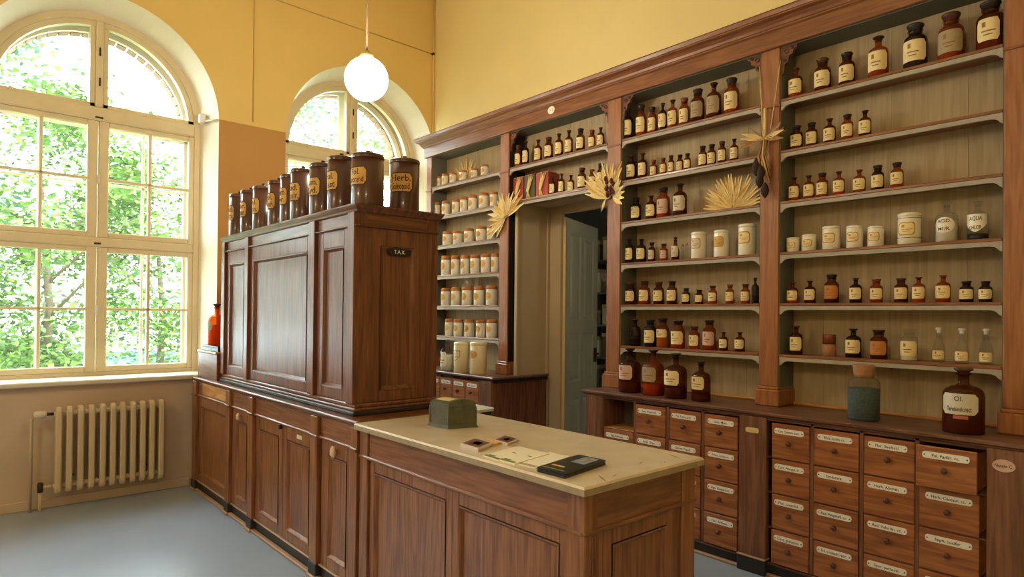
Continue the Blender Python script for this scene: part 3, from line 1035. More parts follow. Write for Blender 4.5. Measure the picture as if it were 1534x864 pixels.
for y, s in ((1.93 - 0.006, -1), (2.055 + 0.006, 1), (3.215 - 0.006, -1), (4.565 - 0.006, -1), (3.35 + .006, 1)):
    corbel(y, s)
p = P(826, 165, 'X', XP - 0.02)
m = MB().prism([(0.042 * math.cos(t * PI / 10), 0.034 * math.sin(t * PI / 10)) for t in range(20)], lambda a, b, d: (XP - 0.018 - d, p.y + a, p.z + b), 0, 0.006)
v, f = text_mesh('No 8', 0.022, 0.05)
m.add([(XP - 0.0246, p.y - x, p.z + y) for x, y, _ in v], f, 1)
part('oval_plate', m, ['enamel', 'print_gold'], shelf)

# ================================================================== counter block in the middle of the room
def panelled(name, parent, M, a0, a1, b0, b1, mats, stile=0.055, rail=0.06, d=0.014, th=0.02, top=None):
    """frame-and-panel door on a face; returns the frame object, the panel is its child"""
    top = rail if top is None else top
    m = MB()
    m.fb(a0, a0 + stile, b0, b1, -th, 0, M, 0.003)
    m.fb(a1 - stile, a1, b0, b1, -th, 0, M, 0.003)
    m.fb(a0 + stile, a1 - stile, b0, b0 + rail, -th, 0, M, 0.003)
    m.fb(a0 + stile, a1 - stile, b1 - top, b1, -th, 0, M, 0.003)
    o = part(name, m, mats[0], parent)
    i0, i1, j0, j1 = a0 + stile, a1 - stile, b0 + rail, b1 - top
    g = MB().ring(i0, i1, j0, j1, 0.004, 0.008, 0.002, M)
    g.ring(i0 + 0.008, i1 - 0.008, j0 + 0.008, j1 - 0.008, 0.002, 0.014, -d, M)
    part('panel_moulding', g, mats[0], o)
    M2 = MB()
    p, q = M(i0 + 0.015, j0 + 0.015, -d - 0.004), M(i1 - 0.015, j1 - 0.015, -d)
    M2.cbox(p[0], q[0], p[1], q[1], p[2], q[2], 0.001)
    part('panel', M2, mats[1], o)
    return o


WC = ('wood_counter_v', 'wood_counter_v')
XI = 1.64
FI = front(XI)
base = thing('counter_cabinet', (1.95, 4.5, 0), 'long brown cabinet base with panelled doors carrying the tall upper cabinet', 'cabinet')
YN, YFAR = 3.045, 6.06
m = MB().box(XI + 0.02, 2.28, YN, YFAR, 0.085, 0.94)
part('carcass', m, 'wood_counter_y', base)
part('plinth', MB().cbox(XI + 0.004, 2.26, YN, YFAR, 0.0, 0.085, 0.003), 'black_plinth', base)
part('floor_trim', MB().cbox(XI - 0.028, XI + 0.004, YN, YFAR, 0, 0.02, 0.006), 'trim_pale', base)
part('plinth_trim', MB().cbox(XI - 0.010, XI + 0.01, YN, YFAR, 0.078, 0.09, 0.004), 'trim_pale', base)
part('frieze', MB().cbox(XI - 0.002, XI + 0.02, YN, YFAR, 0.825, 0.945, 0.002), 'wood_counter_y', base)
m = MB().cbox(XI - 0.016, XI, YN, YFAR, 0.820, 0.836, 0.005)
part('waist_moulding', m, 'wood_counter_y', base)
m = MB().cbox(XI - 0.03, 2.29, YN, YFAR, 0.957, 0.98, 0.007).cbox(XI - 0.014, XI + 0.02, YN, YFAR, 0.943, 0.957, 0.005)
part('ledge', m, 'wood_cabinet_y', base)
part('pale_drawer_front', MB().cbox(XI - 0.006, XI, 5.19, 5.83, 0.845, 0.938, 0.003), 'wood_pale_y', base)
PIL = [(5.08, 5.165), (4.585, 4.675), (3.53, 3.625), (3.05, 3.115), (5.95, 6.055)]
for y0, y1 in PIL:
    po = part('pilaster', MB().cbox(XI - 0.026, XI + 0.02, y0, y1, 0.09, 0.945, 0.003), 'wood_counter_v', base)
    part('pilaster_foot', MB().cbox(XI - 0.030, XI + 0.01, y0 - 0.004, y1 + 0.004, 0.0, 0.09, 0.005), 'black_plinth', po)
    part('pilaster_cap', MB().cbox(XI - 0.034, XI, y0 - 0.004, y1 + 0.004, 0.818, 0.838, 0.005), 'wood_counter_y', po)
    part('foot_trim', MB().cbox(XI - 0.042, XI - 0.02, y0 - 0.008, y1 + 0.008, 0.0, 0.021, 0.005), 'trim_pale', po)
doors = [(5.17, 5.945, 0.06), (4.68, 5.075, 0.075), (4.095, 4.58, 0.065), (3.63, 4.09, 0.055), (3.12, 3.525, 0.085)]
for i, (y0, y1, st) in enumerate(doors):
    d = panelled('door', base, FI, y0 + 0.002, y1 - 0.002, 0.092, 0.818, WC, st, 0.06, top=0.085)
    if i in (1, 4):
        yk = (y0 + y1) / 2
        r = 0.024 if i == 1 else 0.030
        V = MB().lathe([(0.010, 0), (0.010, 0.016), (r * 0.9, 0.020), (r, 0.028), (r * 0.7, 0.036), (r * 0.2, 0.039)], n=14)
        part('porcelain_knob', MB().add([(XI - z, yk + x * 0.9, 0.775 + y * 1.15) for x, y, z in V.v], V.f, 0, True), 'label_pink', d)
    if i == 3:
        part('paper_tag', MB().cbox(XI - 0.002, XI, 3.80, 3.87, 0.765, 0.79, 0.0005), 'label_white', d)
    if i == 2:
        part('latch', MB().cbox(XI - 0.02, XI, 4.105, 4.13, 0.79, 0.82, 0.004), 'metal_dark', d)

# ---- serving counter with the stone top
sc = thing('serving_counter', (1.95, 2.25, 0), 'panelled wooden serving counter below the pale stone slab', 'counter')
Y0s, Y1s = 1.465, 3.04
part('carcass', MB().box(XI + 0.022, 2.275, Y0s + 0.022, Y1s, 0.0, 0.945), 'wood_counter_y', sc)
m = MB().cbox(XI - 0.004, XI + 0.012, Y0s + 0.012, Y1s, 0.808, 0.945, 0.002)
part('front_frieze', m, 'wood_counter_y', sc)
part('waist_moulding', MB().cbox(XI - 0.020, XI, Y0s, Y1s, 0.796, 0.812, 0.005), 'wood_counter_y', sc)
FE = end(Y0s)
part('end_frieze', MB().cbox(XI, 2.28, Y0s - 0.004, Y0s + 0.012, 0.808, 0.945, 0.002), 'wood_counter_x', sc)
part('end_moulding', MB().cbox(XI - 0.02, 2.30, Y0s - 0.016, Y0s, 0.796, 0.812, 0.005), 'wood_counter_x', sc)
for y0, y1 in ((2.955, 3.038),):
    part('pilaster', MB().cbox(XI - 0.014, XI + 0.012, y0, y1, 0.0, 0.945, 0.004), 'wood_counter_v', sc)
m = MB().cbox(XI - 0.016, XI + 0.05, Y0s - 0.012, Y0s + 0.075, 0.0, 0.945, 0.005)
part('corner_post', m, 'wood_counter_v', sc)
m = MB()
for k in range(3):
    m.cbox(XI + 0.003 + 0.014 * k, XI + 0.009 + 0.014 * k, Y0s - 0.016, Y0s - 0.01, 0.1, 0.79, 0.002)
part('reeding', m, 'wood_counter_v', sc)
m = MB().cbox(2.20, 2.29, Y0s - 0.012, Y0s + 0.06, 0.0, 0.945, 0.005)
part('corner_post', m, 'wood_counter_v', sc)
for (a0, a1, s0) in ((2.235, 2.953, 0.05), (1.545, 2.283 - 0.05, 0.05)):
    panelled('panel_frame', sc, front(XI), a0, a1, 0.02, 0.796, ('wood_counter_v', 'wood_counter_v'), 0.045, 0.12, top=0.06, th=0.012)
panelled('panel_frame', sc, FE, XI + 0.05, 2.20, 0.02, 0.796, ('wood_counter_v', 'wood_counter_v'), 0.09, 0.12, top=0.06, th=0.012)
part('plinth', MB().cbox(XI - 0.03, 2.30, Y0s - 0.03, Y1s, 0.0, 0.05, 0.006), 'black_plinth', sc)

st = thing('stone_worktop', (1.95, 2.25, 0.945), 'worn pale stone slab on the serving counter', 'worktop')
sl = MB()
NXs, NYs = 10, 24
sx0, sx1, sy0, sy1 = 1.592, 2.318, 1.43, 3.043
# slab with a slightly chipped front and end edge
top, bot = [], []
rim = []
for k in range(NYs):
    rim.append((sx0 + random.uniform(0, 0.002), sy1 + (sy0 - sy1) * k / NYs))
for k in range(NXs):
    rim.append((sx0 + (sx1 - sx0) * k / NXs, sy0 + random.uniform(0, 0.002)))
for k in range(NYs):
    rim.append((sx1, sy0 + (sy1 - sy0) * k / NYs))
for k in range(NXs):
    rim.append((sx1 + (sx0 - sx1) * k / NXs, sy1))
n = len(rim)
cxs, cys = (sx0 + sx1) / 2, (sy0 + sy1) / 2
shr = lambda p, e: (p[0] + (e if p[0] < cxs - 0.3 else (-e if p[0] > cxs + 0.3 else 0)), p[1] + (e if p[1] < cys - 0.7 else (-e if p[1] > cys + 0.7 else 0)))
Vv = [(*rim[i], 0.945) for i in range(n)] + [(*rim[i], 0.968) for i in range(n)] + [(*shr(rim[i], 0.006), 0.976) for i in range(n)]
sl.add(Vv, [(i, (i + 1) % n, n + (i + 1) % n, n + i) for i in range(n)] + [tuple(range(n))[::-1]], 1)
sl.add(Vv, [(n + i, n + (i + 1) % n, 2 * n + (i + 1) % n, 2 * n + i) for i in range(n)] + [tuple(range(2 * n, 3 * n))], 0)
slab = part('slab', sl, ['stone', 'stone_edge'], st)
# old knife marks and stains
for u, v_, l, a in ((960, 693, 0.03, 0.3), (996, 692, 0.015, 0.8), (1010, 683, 0.05, 1.2), (921, 712, 0.03, 0.4), (902, 716, 0.05, 1.0), (915, 722, 0.02, .2)):
    p = P(u, v_, 'Z', 0.9766)
    dx, dy = math.cos(a) * l, math.sin(a) * l
    m = MB().add([(p.x - dx, p.y - dy, 0.9764), (p.x + dy * .12, p.y - dx * .12, 0.9764), (p.x + dx, p.y + dy, 0.9764), (p.x - dy * .12, p.y + dx * .12, 0.9764)], [(0, 1, 2, 3)])
    part('scratch', m, 'stone_edge', slab)

# ---- tall upper cabinet
XU = 1.70
FU = front(XU)
up = thing('tall_upper_cabinet', (1.97, 4.35, 0.98), 'tall dark polished cabinet with framed panels standing on the counter base', 'cabinet')
UY0, UY1, UZ = 3.225, 5.515, 2.157
WU = ('wood_cabinet_v', 'wood_cabinet_v')
m = MB().box(XU + 0.02, 2.235, UY0 + 0.014, UY1, 1.0, 2.13)
part('carcass', m, 'wood_cabinet_v', up)
for sgn, nm in ((0, 'front_skirting'),):
    m = MB()
    m.cbox(XU - 0.028, 2.24, UY0 - 0.022, UY1, 0.98, 1.005, 0.006, 1)
    m.cbox(XU - 0.020, 2.24, UY0 - 0.016, UY1, 1.005, 1.022, 0.005)
    m.cbox(XU - 0.012, 2.24, UY0 - 0.010, UY1, 1.022, 1.045, 0.006)
    part('skirting', m, ['wood_cabinet_y', 'black_plinth'], up)
UP = [(5.44, 5.515), (4.90, 4.975), (3.74, 3.825), (UY0 + 0.004, 3.31)]
for y0, y1 in UP:
    part('pilaster', MB().cbox(XU - 0.022, XU + 0.02, y0, y1, 1.045, 2.115, 0.003), 'wood_cabinet_v', up)
for y0, y1, s in ((4.977, 5.438, 0.06), (3.827, 4.898, 0.062), (3.312, 3.738, 0.08)):
    panelled('panel_frame', up, FU, y0, y1, 1.046, 2.035, WU, s, 0.065, d=0.016, top=0.10)
    part('frieze_board', MB().cbox(XU, XU + 0.02, y0, y1, 2.040, 2.115, 0.002), 'wood_cabinet_y', up)
part('frieze_moulding', MB().cbox(XU - 0.018, XU + 0.004, UY0 - 0.006, UY1, 2.034, 2.046, 0.004), 'wood_cabinet_y', up)
part('end_frieze_moulding', MB().cbox(XU, 2.24, UY0 - 0.016, UY0 + 0.004, 2.034, 2.046, 0.004), 'wood_cabinet_x', up)
FN = end(UY0)
panelled('end_panel_frame', up, FN, 1.76, 2.155, 1.046, 2.034, WU, 0.085, 0.065, d=0.010, top=0.10, th=0.014)
part('end_board', MB().cbox(XU + 0.002, 1.76, UY0, UY0 + 0.014, 1.046, 2.115, 0.002), 'wood_cabinet_v', up)
part('end_board', MB().cbox(2.155, 2.238, UY0, UY0 + 0.014, 1.046, 2.115, 0.002), 'wood_cabinet_v', up)
part('end_frieze', MB().cbox(1.76, 2.155, UY0, UY0 + 0.014, 2.046, 2.115, 0.002), 'wood_cabinet_x', up)
# crown: stepped cornice, mitred at the near end
cr = MB()
steps = [(2.112, 0.004), (2.118, 0.012), (2.128, 0.016), (2.138, 0.026), (2.148, 0.034), (UZ, 0.036)]
Vv, Ff = [], []
for z, o in steps:
    Vv += [(XU - o, UY1 + o * 0.6, z), (XU - o, UY0 - o, z), (2.24 + o * 0.6, UY0 - o, z), (2.24 + o * 0.6, UY1 + o * 0.6, z)]
for i in range(len(steps) - 1):
    Ff += [(4 * i + k, 4 * i + (k + 1) % 4, 4 * i + 4 + (k + 1) % 4, 4 * i + 4 + k) for k in range(4)]
Ff += [(3, 2, 1, 0), tuple(4 * (len(steps) - 1) + k for k in range(4))]
cr.add(Vv, Ff)
part('cornice', cr, 'wood_cabinet_y', up)
p = P(598, 378, 'Y', UY0 - 0.004)
m = MB()
w, h = 0.155, 0.042
m.prism([(-w / 2, -h * .2), (-w / 2 + .012, -h / 2), (w / 2 - .012, -h / 2), (w / 2, -h * .2), (w / 2, h * .2), (w / 2 - .012, h / 2), (-w / 2 + .012, h / 2), (-w / 2, h * .2)], lambda a, b, d: (p.x + a, UY0 - 0.002 - d, p.z + b), 0, 0.008)
v, f = text_mesh('T.A.X.', 0.03, 0.075)
m.add([(p.x + x, UY0 - 0.0106, p.z + y) for x, y, _ in v], f, 1)
part('sign_plate', m, ['sign_black', 'enamel'], up)

# ---- low cupboard at the window end of the base, with the orange bottle
lb = thing('low_cupboard', (1.95, 5.8, 0.98), 'low polished box cupboard on the counter base beside the window', 'cupboard')
part('body', MB().cbox(1.655, 2.2, 5.525, 6.05, 0.98, 1.198, 0.004), 'wood_cabinet_y', lb)
part('lid', MB().cbox(1.645, 2.21, 5.525, 6.058, 1.198, 1.216, 0.005), 'wood_pale_y', lb)
ty = thing('tray', (1.80, 5.78, 1.216), 'black tray under the orange bottle', 'tray')
m = MB().cbox(1.668, 1.95, 5.545, 5.98, 1.216, 1.252, 0.004)
part('base', m, 'tray_black', ty)
m = MB()
for a in ((1.668, 1.678, 5.545, 5.98), (1.94, 1.95, 5.545, 5.98), (1.678, 1.94, 5.545, 5.555), (1.678, 1.94, 5.97, 5.98)):
    m.cbox(*a, 1.252, 1.262, 0.002)
part('rim', m, 'tray_black', ty)


# ================================================================== bottles and jars
def patch(m, c, R, z0, z1, a0, a1, mi=0, n=8, shape=None):
    """curved label patch on a cylinder; angles from the -X direction"""
    V, F = [], []
    for k in range(n + 1):
        t = a0 + (a1 - a0) * k / n
        e = 0.0
        if shape == 'round' and k in (0, n):
            e = (z1 - z0) * 0.18
        if shape == 'oval':
            e = (z1 - z0) * 0.5 * (1 - math.sqrt(max(0.0, 1 - (2 * k / n - 1) ** 2)))
        if shape == 'shield':
            q = abs(2 * k / n - 1)
            V += [(c[0] - R * math.cos(t), c[1] + R * math.sin(t), z0 + (z1 - z0) * 0.45 * q ** 1.5), (c[0] - R * math.cos(t), c[1] + R * math.sin(t), z1)]
            continue
        V += [(c[0] - R * math.cos(t), c[1] + R * math.sin(t), z0 + e), (c[0] - R * math.cos(t), c[1] + R * math.sin(t), z1 - e)]
    for k in range(n):
        F.append((2 * k, 2 * k + 2, 2 * k + 3, 2 * k + 1))
    m.add(V, F, mi, True)


def print_on(m, c, R, z0, z1, text=None, size=None, wide=0.9):
    """emblem and lines of print; or a wrapped word"""
    h = z1 - z0
    if text:
        for i, s in enumerate(text):
            zc = z1 - h * (0.5 + i) / len(text)
            v, f = text_mesh(s, (size or h / len(text) * 0.62), R * wide * 1.35)
            vv = []
            for x, y, _ in v:
                t = -x / R
                vv.append((c[0] - (R + 0.0006) * math.cos(t), c[1] + (R + 0.0006) * math.sin(t), zc + y))
            m.add(vv, f, 1)
        return
    patch(m, c, R + 0.0005, z0 + h * 0.62, z0 + h * 0.84, 0.12, 0.40, 1, 3)
    patch(m, c, R + 0.0005, z0 + h * 0.40, z0 + h * 0.46, -0.55, 0.45, 1, 6)
    patch(m, c, R + 0.0005, z0 + h * 0.24, z0 + h * 0.29, -0.35, 0.30, 1, 6)


def bottle(c, R, H, kind, style, label, group, name='bottle', cat='bottle', text=None):
    """c: centre of the foot; style: dict(glass, stopper, label, fill, level, shape)"""
    t = thing(name, c, label, cat, group)
    g = style.get('glass', 'amber_glass')
    nseg = 20 if R > 0.04 else 14
    if kind == 'narrow':
        pr = [(R * .9, 0), (R, .02 * H), (R, .60 * H), (R * .93, .67 * H), (R * .72, .72 * H), (R * .42, .755 * H), (R * .34, .79 * H), (R * .34, .90 * H), (R * .44, .91 * H), (R * .44, .925 * H)]
        stp = [(R * .30, .88 * H), (R * .30, .925 * H), (R * .36, .935 * H), (R * .56, .965 * H), (R * .58, .985 * H), (R * .50, H)]
    elif kind == 'wide':
        pr = [(R * .9, 0), (R, .02 * H), (R, .63 * H), (R * .94, .69 * H), (R * .78, .73 * H), (R * .60, .76 * H), (R * .58, .84 * H), (R * .66, .85 * H), (R * .66, .87 * H)]
        stp = [(R * .52, .83 * H), (R * .54, .875 * H), (R * .60, .89 * H), (R * .74, .955 * H), (R * .76, .98 * H), (R * .68, H)]
    elif kind == 'big':
        pr = [(R * .95, 0), (R, .015 * H), (R, .56 * H), (R * .97, .62 * H), (R * .86, .675 * H), (R * .62, .715 * H), (R * .36, .735 * H), (R * .28, .76 * H), (R * .27, .89 * H), (R * .36, .90 * H), (R * .36, .92 * H)]
        stp = [(R * .24, .87 * H), (R * .24, .925 * H), (R * .30, .94 * H), (R * .46, .97 * H), (R * .47, .99 * H), (R * .40, H)]
    elif kind == 'taper':
        pr = [(R * .9, 0), (R, .03 * H), (R, .36 * H), (R * .92, .45 * H), (R * .66, .58 * H), (R * .46, .68 * H), (R * .42, .84 * H), (R * .52, .85 * H), (R * .52, .87 * H)]
        stp = [(R * .36, .83 * H), (R * .36, .88 * H), (R * .30, .90 * H), (R * .52, .94 * H), (R * .56, .97 * H), (R * .40, H)]
    elif kind == 'jar':
        pr = [(R * .93, 0), (R, .02 * H), (R, .62 * H), (R * .96, .70 * H), (R * .80, .745 * H), (R * .66, .76 * H), (R * .62, .80 * H), (R * .66, .82 * H)]
        stp = [(R * .60, .76 * H), (R * .62, .82 * H), (R * .66, .90 * H), (R * .70, .98 * H), (R * .66, H)]
    wall = MB().lathe(pr, c, nseg, cap=False)
    o = len(wall.v)
    wall.f.append(tuple(range(nseg))[::-1])
    wall.m.append(0)
    wall.s.append(False)
    part('glass_body', wall, g, t)
    part('stopper', MB().lathe(stp, c, nseg), style.get('stopper', 'stopper_black'), t)
    if style.get('fill'):
        lv = style.get('level', .3) * H
        rr = R * .965
        part('contents', MB().lathe([(rr * .95, .012 * H), (rr, .03 * H), (rr, lv)], c, nseg), style['fill'], t)
    if style.get('label'):
        z0, z1 = style.get('span', (.15, .61))
        aw = style.get('aw', 1.3)
        m = MB()
        patch(m, c, R + 0.0007, c[2] + z0 * H, c[2] + z1 * H, -aw, aw, 0, 10, style.get('shape', 'round'))
        print_on(m, c, R + 0.0007, c[2] + z0 * H, c[2] + z1 * H, text)
        part('label', m, [style['label'], 'print_dark' if text else 'print_soft'], t)
    return t


def jar(c, R, H, cap, label, group, band=False, lab='label_ochre', body='porcelain', frame=True, name='jar', span=(.30, .66), shape=None, text=None):
    t = thing(name, c, label, 'jar', group)
    n = 20
    if cap == 'kraft':
        part('body', MB().lathe([(R * .94, 0), (R, .02 * H), (R, .76 * H), (R * .93, .80 * H), (R * .90, .83 * H)], c, n), body, t)
        part('cap', MB().lathe([(R * .95, .79 * H), (R * .99, .82 * H), (R * .97, .93 * H), (R * .80, .99 * H), (R * .3, H)], c, n), 'kraft_cap', t)
    else:
        part('body', MB().lathe([(R * .95, 0), (R, .02 * H), (R, .86 * H), (R * .97, .875 * H)], c, n), body, t)
        part('lid', MB().lathe([(R * 1.0, .875 * H), (R * 1.03, .89 * H), (R * 1.03, .94 * H), (R * .94, .975 * H), (R * .55, .99 * H), (R * .1, H)], c, n), body, t)
    m = MB()
    z0, z1 = span
    a = 0.78
    if frame:
        patch(m, c, R + 0.0006, c[2] + z0 * H, c[2] + z1 * H, -a, a, 1, 8, shape or 'round')
        patch(m, c, R + 0.0011, c[2] + (z0 + .03) * H, c[2] + (z1 - .03) * H, -a + .1, a - .1, 0, 8, shape or 'round')
    else:
        patch(m, c, R + 0.0006, c[2] + z0 * H, c[2] + z1 * H, -a, a, 0, 8, shape or 'round')
    print_on(m, c, R + 0.0012, c[2] + (z0 + .03) * H, c[2] + (z1 - .03) * H, text)
    part('label', m, [lab, 'print_gold' if not text else 'print_dark'], t)
    if band:
        bm_ = MB()
        for zz in (.2, .80):
            bm_.lathe([(R + .0008, zz * H), (R + .0008, (zz + .015) * H)], c, n, cap=False)
        part('band', bm_, 'print_dark', t)
    return t


SHN = {2.945: 'top', 2.615: 'second', 2.29: 'third', 1.965: 'fourth', 1.64: 'fifth', 1.315: 'lowest'}
S = {
    'k': dict(stopper='stopper_black', label='label_cream', desc='dark bottle with cream label', glass='dark_glass', fill='fill_black', level=.5),
    'a': dict(stopper='stopper_black', label='label_cream', desc='amber bottle with cream label', fill='fill_brown', level=.3),
    's': dict(stopper='stopper_amber', label='label_cream', desc='amber bottle with brown stopper', fill='fill_brown', level=.25),
    'r': dict(stopper='stopper_black', label='label_cream', desc='amber bottle with red contents', fill='fill_red', level=.34, glass='rust_glass'),
    'o': dict(stopper='stopper_amber', label='label_cream', desc='amber bottle with orange contents', fill='fill_orange', level=.5, glass='rust_glass'),
    'p': dict(stopper='stopper_black', label='label_cream', desc='amber bottle with pinkish contents', fill='fill_pink', level=.3, glass='rust_glass'),
    'u': dict(stopper='stopper_rust', label='label_cream', desc='rust-brown bottle with rust stopper', fill='fill_pink', level=.3, glass='rust_glass'),
    'y': dict(stopper='stopper_black', label='label_cream', desc='bottle of bright yellow powder', fill='fill_yellow', level=.5, glass='rust_glass', span=(.34, .62)),
    'g': dict(stopper='stopper_black', label='label_grey', desc='dark bottle with greyish label', fill='fill_brown', level=.3),
    'q': dict(stopper='stopper_amber', label='label_grey', desc='amber bottle with greyish label', fill='fill_pink', level=.25, glass='rust_glass'),
    'e': dict(stopper='stopper_black', label='label_orange', desc='amber bottle with orange label', fill='fill_brown', level=.5),
    'w': dict(stopper='stopper_black', label='label_white', desc='amber bottle with whitish label', fill='fill_brown', level=.3),
    'i': dict(stopper='stopper_black', label='label_pink', desc='red-filled bottle with pinkish label', fill='fill_red', level=.34, glass='rust_glass'),
    'n': dict(stopper='stopper_black', label=None, desc='dark bottle without a label', glass='dark_glass', fill='fill_brown', level=.3),
    'c': dict(stopper='clear_glass', label='label_cream', desc='clear bottle with cream label', glass='clear_glass', fill='fill_white', level=.2),
    't': dict(stopper='stopper_white', label='label_cream', desc='slim clear bottle with white stopper', glass='clear_glass', span=(.08, .34), fill=None, aw=1.2),
    'h': dict(stopper='stopper_black', label='label_cream', desc='amber bottle with octagonal label', fill='fill_pink', level=.25, shape='round', aw=.85),
}
# (u, v_top, width_px, kind, style); kind n narrow, w wide neck, T taper
ROWS = {
    ('rightmost', 2.945): [(1192, 103, 20, 'n', 'o'), (1232.5, 88.6, 23, 'w', 's'), (1269, 80, 22, 'w', 'a'), (1316, 55.5, 27, 'n', 'p'), (1371.5, 37.5, 31, 'w', 'k'), (1425, 21.6, 33, 'w', 'q'), (1484, 4, 36, 'w', 'h')],
    ('rightmost', 2.615): [(1193.5, 189, 17, 'w', 'a'), (1216, 184, 16, 'w', 'a'), (1243, 178, 17, 'n', 's'), (1269.5, 172, 16, 'w', 'p'), (1296, 166, 17, 'n', 'a')],
    ('rightmost', 2.29): [(1190, 266, 15, 'n', 'p'), (1212, 263, 15, 'n', 'p'), (1232, 259.5, 16, 'w', 'p'), (1257, 257, 16, 'n', 'o'), (1287.5, 254.5, 17, 'n', 'u'), (1315, 248, 17, 'w', 'k'), (1344, 244, 17, 'w', 'p')],
    ('rightmost', 1.64): [(1187.5, 423, 15.7, 'n', 'o'), (1213.5, 420.4, 16, 'n', 's'), (1246, 411.2, 20, 'w', 'e'), (1282, 416.6, 17, 'n', 'k'), (1313, 418, 17, 'w', 'u'), (1350, 416.6, 18, 'w', 's'), (1376.5, 415, 17, 'n', 'o'), (1413, 412, 19, 'n', 'u'), (1448, 421, 18, 'w', 'k'), (1476.5, 421, 17, 'w', 'k')],
    ('rightmost', 1.315): [(1193, 487.8, 18, 'n', 's'), None, (1278.5, 492, 21.5, 'n', 'k'), (1316.5, 493.6, 23, 'w', 'e'), (1362, 492, 22.5, 'w', 'c'), (1406.5, 490.4, 16, 'T', 't'), (1441, 491.4, 17, 'T', 't'), (1477.5, 492, 17, 'T', 't')],
    ('middle', 2.945): [(941.5, 163, 15, 'n', 'k'), (960.7, 158, 15.5, 'w', 'r'), (977.5, 161, 13.5, 'w', 'r'), (993, 154.7, 12.5, 'n', 'k'), (1008, 150, 15, 'n', 'p'), (1025.5, 147.3, 15.5, 'w', 'u'), (1045.5, 134.4, 20, 'w', 'g'), (1069.7, 124.6, 21, 'n', 'g'), (1096.4, 118, 21.5, 'w', 'r')],
    ('middle', 2.615): [(946, 232.6, 15, 'n', 's'), (963, 229.4, 13.5, 'n', 's'), (979.5, 239.7, 10.5, 'w', 'u'), (993.7, 236.6, 10, 'w', 'u'), (1005.5, 233, 9.5, 'w', 's'), (1018.7, 232, 10, 'w', 'a'), (1030, 230, 10, 'w', 'a'), (1053, 219, 12, 'w', 'a'), (1066.5, 216.5, 12.5, 'w', 'a'), (1082, 212, 12, 'w', 's'), (1100, 208.3, 12.5, 'n', 'a')],
    ('middle', 2.29): [(953, 296.6, 15, 'w', 'k'), (975.5, 293, 15.5, 'n', 's'), (994, 281, 19, 'w', 'i'), (1019, 275.4, 20.5, 'n', 'w')],
    ('middle', 1.965): [(943.3, 357.3, 13, 'n', 'k'), (961, 358, 14.5, 'n', 'k'), (976.5, 363, 10.5, 'w', 'w'), (994.5, 365, 11.5, 'w', 'i'), (1012, 355, 12, 'T', 'w')],
    ('middle', 1.64): [(945, 423, 16, 'w', 's'), (965.7, 421, 16.5, 'w', 'r'), (987, 422, 16, 'w', 's'), (1007, 421, 15.5, 'w', 'a'), (1028, 431.5, 12.5, 'w', 'k'), (1047.6, 433.7, 12, 'w', 'a'), (1068, 427.7, 12.5, 'w', 'o'), (1093.7, 426, 12.5, 'w', 'u'), (1117, 425.4, 13.5, 'w', 'o'), (1131.5, 416, 11, 'n', 'n')],
    ('middle', 1.315): [(951.5, 478, 17, 'n', 'n'), (974.5, 478.4, 18, 'w', 'k'), (993, 476.4, 18.5, 'w', 'y'), (1016, 479.8, 20.5, 'w', 'r'), (1040.5, 488.5, 16, 'w', 'o'), (1063, 479.3, 19.5, 'w', 'i'), (1084, 497, 12.5, 'n', 's'), (1108.5, 497.2, 14.7, 'n', 's')],
    ('doorway', 2.945): [(776.5, 218, 10.5, 'w', 'o'), (788, 212, 10.5, 'n', 'k'), (806.5, 209.4, 12, 'n', 's'), (822.3, 205.8, 13, 'w', 's'), (837.7, 200.4, 13, 'n', 's'), (852.5, 195.4, 12.5, 'n', 's'), (870, 193, 13, 'w', 'a'), (887, 194.8, 10.5, 'w', 'u'), (900, 191, 11, 'n', 's')],
    ('doorway', 2.615): [(828, 264.6, 9.5, 'n', 's'), (841.5, 260, 9.5, 'n', 's'), (855.6, 262.5, 10, 'n', 's'), (872, 251.7, 13, 'w', 's'), (887, 254, 10, 'w', 'u'), (900, 245, 11.5, 'w', 'a')],
}
KIND = {'n': 'narrow', 'w': 'wide', 'T': 'taper'}


def at(u, vtop, w, z, X):
    """foot centre, radius and height of an upright thing on a shelf board at height z"""
    q = P(u, vtop, 'X', X)
    H = q.z - z
    foot = Vector((X, q.y, z))
    R = w / 2 * depth((X, q.y, (z + q.z) / 2)) / FOC
    return foot, R, H


def where(bay, z, i, off=0):
    return '%s from left on %s shelf of %s bay' % (ORD[i + off], SHN[z], bay)


for (bay, z), items in ROWS.items():
    off = 3 if (bay, z) == ('doorway', 2.615) else 0
    prev = None
    for i, it in enumerate(items):
        if it is None:
            continue
        u, vt, w, k, s = it
        c, R, H = at(u, vt, w, z, 4.055 + 0.012 * ((i * 7) % 3 - 1))
        sty = dict(S[s])
        d = sty.pop('desc')
        if k == 'w' and 'bottle with' in d and s in 'kagspu':
            d = d.replace('bottle with', 'wide-necked bottle with')
        bottle(tuple(c), R, H, KIND[k], sty, d + ', ' + where(bay, z, i, off), 'bottles on the %s shelf of the %s bay' % (SHN[z], bay))
# cork cylinder among them
c, R, H = at(1242.5, 500.7, 19, 1.315, 4.055)
t = thing('cork_cylinder', tuple(c), 'tall cork cylinder, second from left on lowest shelf of rightmost bay', 'cork')
part('body', MB().lathe([(R, 0), (R, H * .55)], tuple(c), 14), 'cork', t)
part('top', MB().lathe([(R * .97, H * .56), (R * .97, H * .97), (R * .9, H)], tuple(c), 14), 'stopper_rust', t)

